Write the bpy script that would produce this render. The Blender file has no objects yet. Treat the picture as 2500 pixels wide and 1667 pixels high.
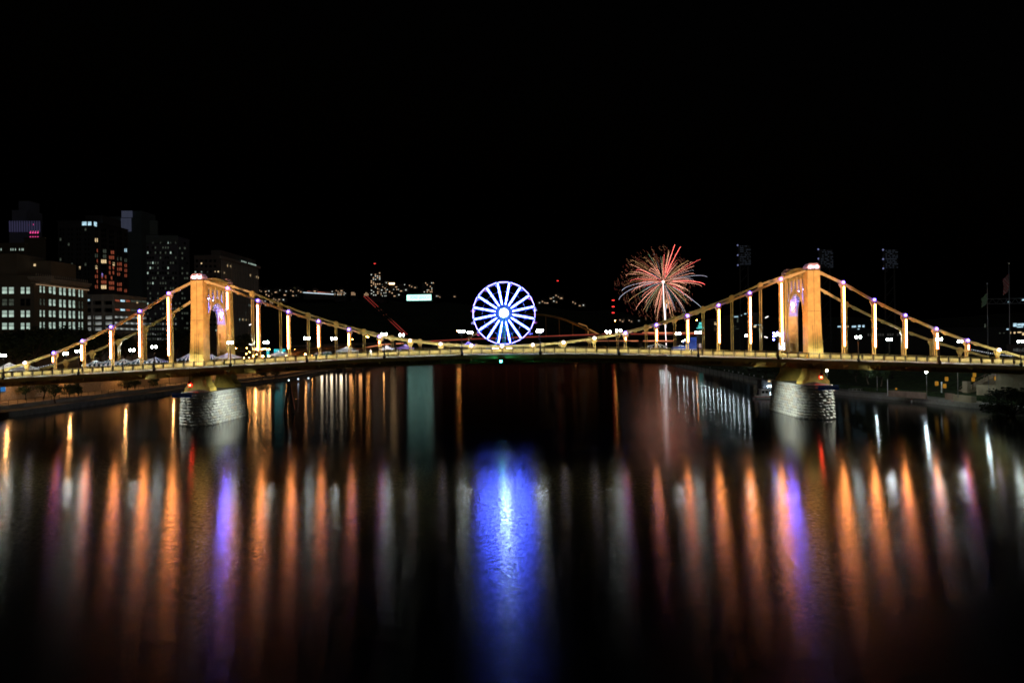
import bpy, bmesh, math, random
from mathutils import Vector, Matrix
random.seed(7)
R = math.radians
scene = bpy.context.scene
COL = scene.collection
# ---------------------------------------------------------------- camera
F, CX, CH, YAW, PIT, ROLL = 1667.5, 6.30, 16.91, -0.0285, -0.0006, 0.0139
_cy, _sy = math.cos(YAW), math.sin(YAW)
FW = Vector((_sy*math.cos(PIT), _cy*math.cos(PIT), math.sin(PIT)))
RT = Vector((_cy, -_sy, 0)); UP = RT.cross(FW)
_c, _s = math.cos(ROLL), math.sin(ROLL)
cam_d = bpy.data.cameras.new('camera'); cam = bpy.data.objects.new('camera', cam_d); COL.objects.link(cam)
cr = RT*_c - UP*_s; cu = RT*_s + UP*_c
cam.matrix_world = Matrix(((cr.x, cu.x, -FW.x, CX), (cr.y, cu.y, -FW.y, 0), (cr.z, cu.z, -FW.z, CH), (0, 0, 0, 1)))
cam_d.sensor_width = 36; cam_d.lens = F/2500*36; cam_d.clip_start = 0.5; cam_d.clip_end = 9000
scene.camera = cam
# ---------------------------------------------------------------- world, dim city-night light, exposure
w = bpy.data.worlds.new('World'); scene.world = w; w.use_nodes = True
nt = w.node_tree; bg = nt.nodes['Background']
sky = nt.nodes.new('ShaderNodeTexSky'); sky.sky_type = 'NISHITA'; sky.sun_disc = False
sky.sun_elevation = R(-5.0); sky.sun_rotation = R(150); sky.altitude = 100
nt.links.new(sky.outputs[0], bg.inputs[0]); bg.inputs[1].default_value = 0.09
sd = bpy.data.lights.new('city_glow_fill', 'SUN'); sd.energy = 0.055; sd.angle = R(20); sd.color = (1, .93, .82)  # added dim sun standing in for city glow on the facades
so = bpy.data.objects.new('city_glow_fill', sd); COL.objects.link(so); so.rotation_euler = (R(58), 0, R(35))
scene.view_settings.view_transform = 'Standard'; scene.view_settings.look = 'None'
scene.view_settings.exposure = 0; scene.view_settings.gamma = 1; scene.view_settings.use_curve_mapping = False
scene.render.engine = 'CYCLES'
cy = scene.cycles
cy.use_denoising = True; cy.max_bounces = 5; cy.diffuse_bounces = 2; cy.glossy_bounces = 3; cy.transparent_max_bounces = 8
cy.sample_clamp_indirect = 20; cy.filter_width = 1.7; cy.caustics_reflective = False; cy.caustics_refractive = False
scene.render.film_transparent = False

# ---------------------------------------------------------------- picture -> place helpers (src photo pixels, 2500 wide)
def ray(px, py):
    a = px-1250; b = 833.5-py
    u = a*_c + b*_s; v = -a*_s + b*_c
    return FW + RT*(u/F) + UP*(v/F)
O0 = Vector((CX, 0, CH))
def at(px, py, Y):
    d = ray(px, py); return O0 + d*(Y/d.y)
def atx(px, py, X):
    d = ray(px, py); return O0 + d*((X-CX)/d.x)
def atz(px, py, Z):
    d = ray(px, py); return O0 + d*((Z-CH)/d.z)

# ---------------------------------------------------------------- materials
MATS = {}
def mat(name, col, rough=.6, metal=0., var=.25, scale=3., bump=0., spec=.5, coat=0.):
    if name in MATS: return MATS[name]
    m = bpy.data.materials.new(name); m.use_nodes = True; n = m.node_tree; p = n.nodes['Principled BSDF']
    p.inputs['Roughness'].default_value = rough; p.inputs['Metallic'].default_value = metal
    p.inputs['Specular IOR Level'].default_value = spec; p.inputs['Coat Weight'].default_value = coat
    tc = n.nodes.new('ShaderNodeTexCoord'); no = n.nodes.new('ShaderNodeTexNoise'); no.inputs['Scale'].default_value = scale
    no.inputs['Detail'].default_value = 4
    n.links.new(tc.outputs['Object'], no.inputs['Vector'])
    r = n.nodes.new('ShaderNodeValToRGB'); r.color_ramp.elements[0].position = .3; r.color_ramp.elements[1].position = .7
    r.color_ramp.elements[0].color = tuple(c*(1-var) for c in col)+(1,); r.color_ramp.elements[1].color = tuple(min(1, c*(1+var)) for c in col)+(1,)
    n.links.new(no.outputs[0], r.inputs[0]); n.links.new(r.outputs[0], p.inputs['Base Color'])
    if bump:
        b = n.nodes.new('ShaderNodeBump'); b.inputs['Strength'].default_value = bump; b.inputs['Distance'].default_value = .1
        n.links.new(no.outputs[0], b.inputs['Height']); n.links.new(b.outputs[0], p.inputs['Normal'])
    MATS[name] = m; return m
def emit(name, col, s, sample=True, var=0., scale=2.):
    if name in MATS: return MATS[name]
    m = bpy.data.materials.new(name); m.use_nodes = True; n = m.node_tree; n.nodes.clear()
    o = n.nodes.new('ShaderNodeOutputMaterial'); e = n.nodes.new('ShaderNodeEmission')
    e.inputs[0].default_value = tuple(col)+(1,); e.inputs[1].default_value = s
    if var:
        tc = n.nodes.new('ShaderNodeTexCoord'); no = n.nodes.new('ShaderNodeTexNoise'); no.inputs['Scale'].default_value = scale
        mr = n.nodes.new('ShaderNodeMapRange'); mr.inputs['From Min'].default_value = .35; mr.inputs['From Max'].default_value = .65
        mr.inputs['To Min'].default_value = s*(1-var); mr.inputs['To Max'].default_value = s*(1+var)
        n.links.new(tc.outputs['Object'], no.inputs['Vector']); n.links.new(no.outputs[0], mr.inputs[0]); n.links.new(mr.outputs[0], e.inputs[1])
    n.links.new(e.outputs[0], o.inputs[0])
    m.cycles.emission_sampling = 'AUTO' if sample else 'NONE'
    MATS[name] = m; return m

GOLD = mat('gold_paint', (.64, .43, .09), .45, 0, .20, .9)
GOLD2 = mat('gold_paint_steel_weathered', (.52, .40, .11), .5, 0, .22, .8)
BRONZE = mat('dark_bronze_metal', (.02, .015, .01), .5, .2)
BLACK = mat('black_metal', (.012, .012, .012), .45, .3)
CONC = mat('concrete', (.34, .32, .29), .85, 0, .18, 1.5, .3)
CONCD = mat('grimy_concrete', (.16, .15, .14), .9, 0, .3, .6, .3)
ASPH = mat('asphalt', (.05, .05, .052), .85, 0, .2, 2)
GRASS = mat('grass_bank', (.035, .06, .02), .95, 0, .5, .7, .5)
SOIL = mat('hill_woodland', (.02, .03, .015), .95, 0, .5, .02)
WHITE = mat('white_fabric', (.80, .80, .80), .8, 0, .05, 2)
WHITEP = mat('white_paint', (.78, .78, .78), .4, 0, .05, 2)
LAMPW = emit('lamp_glass_white', (.88, 1.0, .93), 62)
LAMPF = emit('lamp_glass_white_far', (.92, 1.0, .95), 170)
LED = emit('led_tube_amber', (1.0, .31, .08), 70)
LEDR = emit('led_tube_coral', (1.0, .22, .07), 50)
LEDT = emit('led_tube_white', (.9, .95, .85), 230)
NODE = emit('node_light_violet', (.07, .045, 1.0), 40)
NODEW = emit('node_light_pale', (.75, .7, 1.0), 8)
BLUE = emit('wheel_tube_blue', (.075, .13, 1.0), 135)
BLUER = emit('wheel_rim_violet', (.22, .18, 1.0), 14)
HUB = emit('wheel_hub_white', (.5, .75, 1.0), 120)
RED = emit('signal_red', (1.0, .05, .02), 40)
GREEN = emit('signal_green', (.05, 1.0, .75), 60)
SODIUM = emit('sodium_lamp', (1.0, .38, .08), 90)
SODIUMS = emit('sodium_lamp_small', (1.0, .42, .12), 60, False)

# ---------------------------------------------------------------- mesh helpers
WL = {}
class MB:
    def __init__(s): s.v = []; s.f = []; s.m = []; s.sm = []
    def add(s, vs, fs, m=0, smooth=False):
        o = len(s.v); s.v += [tuple(v) for v in vs]
        for f in fs: s.f.append([i+o for i in f]); s.m.append(m); s.sm.append(smooth)
        return s
    def box(s, cx, cy, cz, sx, sy, sz, m=0, rz=0):
        c, q = math.cos(rz), math.sin(rz); vs = []
        for dz in (-.5, .5):
            for dx, dy in ((-.5, -.5), (.5, -.5), (.5, .5), (-.5, .5)):
                x, y = dx*sx, dy*sy; vs.append((cx+x*c-y*q, cy+x*q+y*c, cz+dz*sz))
        return s.add(vs, [(3, 2, 1, 0), (4, 5, 6, 7), (0, 1, 5, 4), (1, 2, 6, 5), (2, 3, 7, 6), (3, 0, 4, 7)], m)
    def bar(s, p, q, w, h, m=0, up=(0, 0, 1)):
        p = Vector(p); q = Vector(q); d = (q-p).normalized(); u = Vector(up)
        if abs(d.dot(u)) > .98: u = Vector((0, 1, 0))
        r = d.cross(u).normalized(); u = r.cross(d).normalized(); vs = []
        for e in (p, q):
            for a, b in ((-.5, -.5), (.5, -.5), (.5, .5), (-.5, .5)): vs.append(e + r*(a*w) + u*(b*h))
        return s.add(vs, [(3, 2, 1, 0), (4, 5, 6, 7), (0, 1, 5, 4), (1, 2, 6, 5), (2, 3, 7, 6), (3, 0, 4, 7)], m)
    def tube(s, pts, r, n=6, m=0, cap=True, smooth=True):
        pts = [Vector(p) for p in pts]; rs = r if isinstance(r, (list, tuple)) else [r]*len(pts); vs = []; fs = []
        for i, p in enumerate(pts):
            d = (pts[min(i+1, len(pts)-1)]-pts[max(i-1, 0)]).normalized()
            u = Vector((0, 0, 1)) if abs(d.z) < .95 else Vector((0, 1, 0)); a = d.cross(u).normalized(); b = a.cross(d)
            for k in range(n): t = 2*math.pi*k/n; vs.append(p + a*(rs[i]*math.cos(t)) + b*(rs[i]*math.sin(t)))
        for i in range(len(pts)-1):
            for k in range(n): fs.append((i*n+k, i*n+(k+1) % n, (i+1)*n+(k+1) % n, (i+1)*n+k))
        s.add(vs, fs, m, smooth)
        if cap: s.add(vs[:n], [tuple(range(n))[::-1]], m); s.add(vs[-n:], [tuple(range(n))], m)
        return s
    def lathe(s, prof, cx=0, cy=0, cz=0, n=12, m=0, smooth=True):
        vs = []; fs = []
        for r, z in prof:
            for k in range(n): t = 2*math.pi*k/n; vs.append((cx+r*math.cos(t), cy+r*math.sin(t), cz+z))
        for i in range(len(prof)-1):
            for k in range(n): fs.append((i*n+k, i*n+(k+1) % n, (i+1)*n+(k+1) % n, (i+1)*n+k))
        fs.append(tuple(range(n))[::-1]); fs.append(tuple((len(prof)-1)*n+k for k in range(n)))
        return s.add(vs, fs, m, smooth)
    def prism(s, poly, a0, a1, axis='z', m=0):
        n = len(poly); vs = []
        for a in (a0, a1):
            for u, v in poly:
                vs.append({'z': (u, v, a), 'y': (u, a, v), 'x': (a, u, v)}[axis])
        fs = [tuple(range(n)), tuple(range(n, 2*n))[::-1]] + [(i, i+n, (i+1) % n+n, (i+1) % n) for i in range(n)]
        return s.add(vs, fs, m)
    def ball(s, c, r, m=0, n=8, k=5, sz=1.):
        prof = [(r*math.sin(math.pi*i/k), -r*sz*math.cos(math.pi*i/k)) for i in range(k+1)]
        prof[0] = (r*.02, -r*sz); prof[-1] = (r*.02, r*sz)
        return s.lathe(prof, c[0], c[1], c[2], n, m)
    def mesh(s, name, mats):
        me = bpy.data.meshes.new(name); me.from_pydata(s.v, [], s.f)
        for mm in (mats if isinstance(mats, (list, tuple)) else [mats]): me.materials.append(mm)
        for i, p in enumerate(me.polygons): p.material_index = s.m[i]; p.use_smooth = s.sm[i]
        bm = bmesh.new(); bm.from_mesh(me); bmesh.ops.recalc_face_normals(bm, faces=bm.faces); bm.to_mesh(me); bm.free()
        return me
    def build(s, name, mats, parent=None, loc=(0, 0, 0)):
        return place(name, s.mesh(name, mats), parent, loc)
def place(name, me, parent=None, loc=(0, 0, 0), rot=None):
    "loc is in world coordinates when the parent stands unrotated"
    o = bpy.data.objects.new(name, me); COL.objects.link(o); WL[o.name] = Vector(loc)
    if parent: o.parent = parent; o.location = Vector(loc)-WL[parent.name]
    else: o.location = loc
    if rot: o.rotation_euler = rot
    return o
def tag(o, label=None, cat=None, group=None, kind=None):
    if label: o['label'] = label
    if cat: o['category'] = cat
    if group: o['group'] = group
    if kind: o['kind'] = kind
    return o
def empty(name, loc, label=None, cat=None, group=None):
    return tag(place(name, None, None, loc), label, cat, group)
def copy_tree(o, parent=None):
    c = o.copy(); COL.objects.link(c); c.parent = parent; WL[c.name] = WL[o.name].copy()
    for ch in list(o.children): copy_tree(ch, c)
    return c
def text_mesh(txt, size, m, depth=.02):
    cu = bpy.data.curves.new('lettering', 'FONT'); cu.body = txt; cu.size = size; cu.extrude = depth; cu.align_x = 'CENTER'; cu.align_y = 'CENTER'
    o = bpy.data.objects.new('lettering', cu); COL.objects.link(o); bpy.context.view_layer.update()
    me = bpy.data.meshes.new_from_object(o.evaluated_get(bpy.context.evaluated_depsgraph_get())); bpy.data.objects.remove(o)
    me.materials.clear(); me.materials.append(m); return me
ORD = ['first', 'second', 'third', 'fourth', 'fifth', 'sixth', 'seventh', 'eighth', 'ninth', 'tenth', 'eleventh', 'twelfth', 'thirteenth', 'fourteenth', 'fifteenth', 'sixteenth']

# ================================================================ SETTING
def water():
    m = bpy.data.materials.new('river_water'); m.use_nodes = True; n = m.node_tree; n.nodes.clear(); L = n.links.new
    N = lambda t: n.nodes.new(t)
    out = N('ShaderNodeOutputMaterial'); mix = N('ShaderNodeMixShader'); dif = N('ShaderNodeBsdfDiffuse'); gl = N('ShaderNodeBsdfGlossy'); fr = N('ShaderNodeFresnel')
    dif.inputs[0].default_value = (.002, .004, .005, 1); gl.distribution = 'BECKMANN'; fr.inputs[0].default_value = 2.1
    gl.inputs[0].default_value = (.92, .97, 1, 1)
    tc = N('ShaderNodeTexCoord'); sep = N('ShaderNodeSeparateXYZ'); L(tc.outputs['Object'], sep.inputs[0])
    # wind line: calm water beyond it, ruffled water this side
    mx = N('ShaderNodeMath'); mx.operation = 'MULTIPLY_ADD'; mx.inputs[1].default_value = .32; L(sep.outputs[0], mx.inputs[0]); L(sep.outputs[1], mx.inputs[2])
    n1 = N('ShaderNodeTexNoise'); n1.inputs['Scale'].default_value = .11; n1.inputs['Detail'].default_value = 5; L(tc.outputs['Object'], n1.inputs['Vector'])
    ma = N('ShaderNodeMath'); ma.operation = 'MULTIPLY_ADD'; ma.inputs[1].default_value = 26; L(n1.outputs[0], ma.inputs[0]); L(mx.outputs[0], ma.inputs[2])
    mr = N('ShaderNodeMapRange'); mr.interpolation_type = 'SMOOTHSTEP'; L(ma.outputs[0], mr.inputs[0])
    cx_ = N('ShaderNodeClamp'); L(sep.outputs[0], cx_.inputs[0]); cx_.inputs['Max'].default_value = 110
    fm = N('ShaderNodeMath'); fm.operation = 'MULTIPLY_ADD'; fm.inputs[1].default_value = -.42; fm.inputs[2].default_value = 107; L(cx_.outputs[0], fm.inputs[0]); L(fm.outputs[0], mr.inputs['From Min'])
    mr.inputs['From Min'].default_value = 117; mr.inputs['From Max'].default_value = 123; mr.inputs['To Min'].default_value = 0; mr.inputs['To Max'].default_value = 1
    # roughness in each zone with streaky variation
    mp = N('ShaderNodeMapping'); mp.inputs['Scale'].default_value = (.5, 1.0, 1); mp.inputs['Rotation'].default_value = (0, 0, R(-18)); L(tc.outputs['Object'], mp.inputs[0])
    n2 = N('ShaderNodeTexNoise'); n2.inputs['Scale'].default_value = 1.3; n2.inputs['Detail'].default_value = 8; n2.inputs['Roughness'].default_value = .72; L(mp.outputs[0], n2.inputs['Vector'])
    r1 = N('ShaderNodeMapRange'); L(n2.outputs[0], r1.inputs[0]); r1.inputs['From Min'].default_value = .3; r1.inputs['From Max'].default_value = .7; r1.inputs['To Min'].default_value = .145; r1.inputs['To Max'].default_value = .19
    ng = N('ShaderNodeMapRange'); L(sep.outputs[1], ng.inputs[0]); ng.inputs['From Min'].default_value = 30; ng.inputs['From Max'].default_value = 85; ng.inputs['To Min'].default_value = .045; ng.inputs['To Max'].default_value = 0
    sm = N('ShaderNodeMath'); L(r1.outputs[0], sm.inputs[0]); L(ng.outputs[0], sm.inputs[1])
    mm = N('ShaderNodeMix'); mm.data_type = 'FLOAT'; L(mr.outputs[0], mm.inputs['Factor']); L(sm.outputs[0], mm.inputs['A']); mm.inputs['B'].default_value = .15
    L(mm.outputs['Result'], gl.inputs['Roughness'])
    gl2 = N('ShaderNodeBsdfGlossy'); gl2.distribution = 'BECKMANN'; gl2.inputs[0].default_value = (.92, .97, 1, 1); ra = N('ShaderNodeMath'); ra.operation = 'MULTIPLY'; ra.inputs[1].default_value = 1.6
    L(mm.outputs['Result'], ra.inputs[0]); L(ra.outputs[0], gl2.inputs['Roughness']); gm = N('ShaderNodeMixShader'); gm.inputs[0].default_value = .10; L(gl.outputs[0], gm.inputs[1]); L(gl2.outputs[0], gm.inputs[2])
    bp = N('ShaderNodeBump'); bp.inputs['Distance'].default_value = .5; L(n2.outputs[0], bp.inputs['Height'])
    bs = N('ShaderNodeMapRange'); L(mr.outputs[0], bs.inputs[0]); bs.inputs['To Min'].default_value = .024; bs.inputs['To Max'].default_value = .002; L(bs.outputs[0], bp.inputs['Strength'])
    L(bp.outputs[0], gl.inputs['Normal']); L(bp.outputs[0], gl2.inputs['Normal'])
    mp3 = N('ShaderNodeMapping'); mp3.inputs['Scale'].default_value = (1.0, .55, 1); mp3.inputs['Rotation'].default_value = (0, 0, R(28)); L(tc.outputs['Object'], mp3.inputs[0])
    n3 = N('ShaderNodeTexNoise'); n3.inputs['Scale'].default_value = 2.8; n3.inputs['Detail'].default_value = 9; n3.inputs['Roughness'].default_value = .82; n3.inputs['Distortion'].default_value = 0; L(mp3.outputs[0], n3.inputs['Vector'])
    g3 = N('ShaderNodeMapRange'); L(n3.outputs[0], g3.inputs[0]); g3.inputs['From Min'].default_value = .38; g3.inputs['From Max'].default_value = .6; g3.inputs['To Min'].default_value = .22; g3.inputs['To Max'].default_value = 1  # ripple light and dark put into the gloss colour as noise
    gx = N('ShaderNodeMix'); gx.data_type = 'FLOAT'; L(mr.outputs[0], gx.inputs['Factor']); L(g3.outputs[0], gx.inputs['A']); gx.inputs['B'].default_value = .9
    L(gx.outputs['Result'], gl.inputs[0]); L(gx.outputs['Result'], gl2.inputs[0])
    tv = N('ShaderNodeCombineXYZ'); tv.inputs[0].default_value = .99; tv.inputs[1].default_value = .12
    for q in (gl, gl2): L(tv.outputs[0], q.inputs['Tangent']); q.inputs['Anisotropy'].default_value = .36
    L(fr.outputs[0], mix.inputs[0]); L(dif.outputs[0], mix.inputs[1]); L(gm.outputs[0], mix.inputs[2]); L(mix.outputs[0], out.inputs[0])
    me = MB().add([(-2500, -120, 0), (2500, -120, 0), (2500, 5000, 0), (-2500, 5000, 0)], [(0, 1, 2, 3)]).mesh('river', m)
    tag(place('river', me), kind='structure')
water()
LSH = [(-124, -60), (-122, 90), (-121, 150), (-120, 200), (-118, 240), (-111, 287), (-108, 316), (-110, 366), (-106, 470), (-98, 640), (-60, 800)]
RSH = [(124, -60), (120, 90), (113, 151), (109, 156), (106, 166), (103, 180), (96, 197), (88.5, 241), (90.5, 307), (95, 437), (110, 640), (170, 900), (300, 1150)]
def bank(sh, sgn, prof, name, m, kind='structure'):
    "prof: list of (offset inland, z); swept along the shore line"
    b = MB(); n = len(prof)
    for (x, y) in sh: b.v += [(x+sgn*o, y, z) for o, z in prof]
    for i in range(len(sh)-1):
        for j in range(n-1): b.f.append([i*n+j, i*n+j+1, (i+1)*n+j+1, (i+1)*n+j]); b.m.append(0); b.sm.append(False)
    return tag(b.build(name, m), kind=kind)
bank(LSH, -1, [(0, -2), (0, 1.5), (4.5, 1.6)], 'wharf', CONCD)
bank(LSH, -1, [(4.5, 1.6), (4.52, 2.6), (14.5, 2.7)], 'riverside_road', mat('worn_road', (.30, .26, .22), .8, 0, .2, .5))
bank(LSH, -1, [(14.5, 2.7), (14.6, 8.6), (900, 9.0)], 'left_ground', CONCD)
bank(RSH, 1, [(0, -2), (0, 1.1), (6, 1.15)], 'riverwalk', CONC)
bank(RSH, 1, [(6, 1.15), (6.05, 2.4), (12, 2.6), (30, 8.2), (900, 9)], 'right_ground', GRASS)
def hill():
    b = MB(); nx, ny = 90, 14
    def rz(x):
        z = 120+8*math.sin(x*.011)+5*math.sin(x*.031+1)
        if x > -150: z -= min(60, (x+150)*.11)
        return z
    for j in range(ny+1):
        t = j/ny
        for i in range(nx+1):
            x = -1500+3400*i/nx; sh = min(1, t/.5); z = rz(x)*(sh**.8) if t < .5 else rz(x)*(1-(t-.5)*.1)
            b.v.append((x, 1290+t*900, z-1+random.uniform(-2, 2)*(t > 0)))
    for j in range(ny):
        for i in range(nx): a = j*(nx+1)+i; b.f.append([a, a+1, a+nx+2, a+nx+1]); b.m.append(0); b.sm.append(True)
    tag(b.build('hill', SOIL), kind='structure')
    tag(MB().box(-300, 1060, 2, 1500, 460, 8).build('far_shore', SOIL), kind='structure')
    tag(MB().box(900, 1000, 3.8, 1250, 400, 10).build('north_shore_ground', SOIL), kind='structure')
hill()

# ================================================================ THE BRIDGE
Y0, Y1 = 146.0, 158.6
PAN = 6.55
ZN = {0: 15.75, 1: 15.95, 2: 16.4, 3: 17.2, 4: 18.22, 5: 19.8, 6: 21.65, 7: 23.8, 8: 26.28, 9: 29.08, 10: 31.3, 11: 28.18, 12: 24.42, 13: 21.1, 14: 18.17, 15: 15.65, 16: 13.56, 17: 11.75}
def XN(n):
    a = abs(n); x = a*6.56+.28*0 if a <= 10 else 65.6+(a-10)*6.38
    return math.copysign(x, n) if n else 0.
def rail_z(x):
    x = abs(x-.3); s = .042
    return 15.60 - (s*x*x/70 if x < 35 else .735+s*(x-35))
def dz(x): return rail_z(x)-1.28          # footway level
bridge = empty('suspension_bridge', (0, 152.3, 0), 'golden self-anchored suspension bridge with lit towers spanning the whole river', 'bridge')
XS = [-140+2*i for i in range(141)]
def sweep(name, prof, m, x0=-140, x1=140, step=4, f=dz):
    b = MB(); n = len(prof); xs = []; x = x0
    while x < x1-.01: xs.append(x); x += step
    xs.append(x1)
    for x in xs: b.v += [(x, y, f(x)+z) for y, z in prof]
    for i in range(len(xs)-1):
        for j in range(n): k = (j+1) % n; b.f.append([i*n+j, i*n+k, (i+1)*n+k, (i+1)*n+j]); b.m.append(0); b.sm.append(False)
    b.f.append(list(range(n))); b.m.append(0); b.sm.append(False)
    b.f.append([(len(xs)-1)*n+j for j in range(n)]); b.m.append(0); b.sm.append(False)
    return b.build(name, m, bridge)
sweep('road_deck', [(Y0+.6, -.15), (Y1-.6, -.15), (Y1-.6, -.6), (Y0+.6, -.6)], ASPH)
for s in (0, 1):
    ya, yb = (142.55, Y0-.35) if s == 0 else (Y1+.35, 162.05)
    sweep('footway', [(ya+.25, 0), (yb, 0), (yb, -.22), (ya+.25, -.22)], CONC)
    e = 142.5 if s == 0 else 161.85
    sweep('kerb_edge', [(e+.25, .06), (e+.25, -.3), (e-.15, -.3), (e-.15, -.22), (e+.17, .06)] if s == 0 else [(e, .06), (e+.25, .06), (e+.25, -.24), (e, -.24)], mat('pale_concrete', (.62, .58, .5), .7, 0, .12, 1))
    sweep('fascia_beam', [(e+.06, -.24), (e+.19, -.24), (e+.19, -1.0), (e+.06, -1.0)], GOLD2)
def girder_mesh(L):
    b = MB()
    b.box(0, 0, -.53, L-.02, .42, 2.86, 0)          # web box
    b.box(0, 0, .93, L-.02, .62, .09); b.box(0, 0, -1.98, L-.02, .7, .09)
    for k in (-1, 0, 1):
        for sg in (-1, 1): b.box(k*L/3, sg*.27, -.53, .12, .13, 2.7)
    for sg in (-1, 1): b.box(0, sg*.245, .45, L-.05, .07, .07)
    return b.mesh('girder_segment', GOLD2)
GM = {}
brk = MB().add([(-.14, -3.1, -.25), (.14, -3.1, -.25), (.14, -3.1, -.65), (-.14, -3.1, -.65), (-.14, 0, -.25), (.14, 0, -.25), (.14, 0, -1.7), (-.14, 0, -1.7)],
               [(0, 1, 2, 3), (7, 6, 5, 4), (0, 4, 5, 1), (3, 2, 6, 7), (0, 3, 7, 4), (1, 5, 6, 2)]).mesh('bracket', GOLD2)
beam = MB().box(0, 0, -1.2, .4, Y1-Y0-.7, 1.1).mesh('floor_beam', GOLD2)
nodes = [n for n in range(-21, 22)]
for i, n in enumerate(nodes):
    x = XN(n); place('bracket', brk, bridge, (x, Y0-.3, dz(x)))
    o = place('bracket', brk, bridge, (x, Y1+.3, dz(x))); o.rotation_euler = (0, 0, math.pi)
    place('floor_beam', beam, bridge, (x, (Y0+Y1)/2, dz(x)))
    if n < 21:
        xb = XN(n+1); L = round(xb-x, 3); xm = (x+xb)/2; sl = math.atan2(dz(xb)-dz(x), xb-x)
        if L not in GM: GM[L] = girder_mesh(L)
        for yy in (Y0, Y1):
            o = place('girder_segment', GM[L], bridge, (xm, yy, (dz(x)+dz(xb))/2)); o.rotation_euler = (0, -sl, 0)
# railings
b = MB()
b.box(0, 0, .63, .16, .16, 1.3); b.box(0, 0, 1.24, .22, .2, .08)
postm = b.mesh('rail_post', BRONZE)
b = MB(); Lp = 6.55/3
b.bar((-Lp/2, 0, 1.25), (Lp/2, 0, 1.25), .13, .09, 0); 
b.bar((-Lp/2, 0, .10), (Lp/2, 0, .10), .05, .05, 1)
for z in (1.02, .30): b.bar((-Lp/2+.22, 0, z), (Lp/2-.22, 0, z), .05, .09, 1)
for xx in (-1, 1):
    b.bar((xx*(Lp/2-.22), 0, .27), (xx*(Lp/2-.22), 0, 1.05), .05, .09, 1)
    for z in (.42, .9): b.bar((xx*(Lp/2-.22), 0, z), (xx*Lp/2, 0, z), .04, .05, 1)
    b.bar((xx*.55, 0, .10), (xx*.55, 0, .30), .05, .05, 1); b.bar((xx*.55, 0, 1.02), (xx*.55, 0, 1.23), .05, .05, 1)
panm = b.mesh('railing_panel', [GOLD2, BRONZE])
K = int(126/Lp)
for yy in (142.72, 161.9):
    for k in range(-K, K+1):
        x = k*Lp+.2; place('rail_post', postm, bridge, (x, yy, dz(x)))
        xm = x+Lp/2; o = place('railing_panel', panm, bridge, (xm, yy, dz(xm))); o.rotation_euler = (0, -math.atan2(dz(x+Lp)-dz(x), Lp), 0)
# hidden light strip added behind the top rail to brighten girder and kerb
for k in range(-19, 19):
    x0, x1 = k*PAN, (k+1)*PAN; b = MB(); b.bar((x0, 142.83, rail_z(x0)-.07), (x1, 142.83, rail_z(x1)-.07), .05, .10, 0); b.bar((x0, 142.875, rail_z(x0)-.07), (x1, 142.875, rail_z(x1)-.07), .03, .07, 1); b.build('rail_fill_light', [BRONZE, emit('rail_fill_strip', (1, 1, .88), 82)], bridge)
# chains, pins, hangers
pin = MB(); N_ = 14
pin.prism([(.52*math.cos(2*math.pi*k/N_), .52*math.sin(2*math.pi*k/N_)) for k in range(N_)], -.34, .34, 'y')
pin.prism([(.2*math.cos(2*math.pi*k/8), .2*math.sin(2*math.pi*k/8)) for k in range(8)], -.42, .42, 'y')
pin.prism([(-.75, -.25), (.75, -.25), (.28, -1.15), (-.28, -1.15)], -.22, .22, 'y')
pinm = pin.mesh('pin_plate', GOLD)
bulb = MB().ball((0, 0, 0), .24, 0, 10, 6).mesh('node_light', NODE)
bulbw = MB().ball((0, 0, 0), .30, 0, 10, 6).mesh('node_light', NODEW)
for pl, yy in enumerate((Y0, Y1)):
    for n in range(-17, 17):
        a = Vector((XN(n), yy, ZN[abs(n)])); c = Vector((XN(n+1), yy, ZN[abs(n+1)]))
        b = MB()
        for dy in (-.2, .2): b.bar(a+Vector((0, dy, 0)), c+Vector((0, dy, 0)), .16, .45)
        d = (c-a).normalized()
        b.bar(a+d*1.9-Vector((0, 0, .05)), a+d*2.5-Vector((0, 0, .05)), .5, .66)
        b.build('chain_link', GOLD2, bridge)
    for n in range(-16, 17):
        if abs(n) == 10: continue
        x, z = XN(n), ZN[abs(n)]; place('pin_plate', pinm, bridge, (x, yy, z))
        zb = dz(x)+.97; zt = z-1.0
        if zt > zb+.1:
            b = MB()
            for dx in (-.21, .21): b.box(x+dx, yy, (zb+zt)/2, .15, .3, zt-zb)
            b.box(x, yy, zb+.12, .75, .36, .24)
            k = zb+2.5
            while k < zt-1: b.box(x, yy, k, .3, .2, .12); k += 3.
            b.build('hanger', GOLD, bridge)
        if pl == 0:
            place('node_light', bulbw if abs(n) <= 3 or abs(n) == 16 else bulb, bridge, (x, yy-.62, z+.1))
            t0 = z-.85; t1 = rail_z(x)+1.55
            if n == -9: t1 = 24.6
            if abs(n) >= 4 and t0-t1 > .3:
                b = MB(); yl = yy-.72
                b.box(x, yl-.06, (t0+t1)/2, .20, .14, t0-t1, 1); b.box(x, yl+.10, (t0+t1)/2, .62, .05, t0-t1+.4, 2)
                b.box(x, yl+.30, t0-.2, .06, .4, .06, 0); b.box(x, yl+.30, t1+.2, .06, .4, .06, 0)
                b.build('light_tube', [BLACK, LEDR if abs(n) in (4, 15) else LED, mat('halo_plate', (.16, .09, .04), .7)], bridge)  # wide plate added to catch tube light and imitate an orange halo

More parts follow.
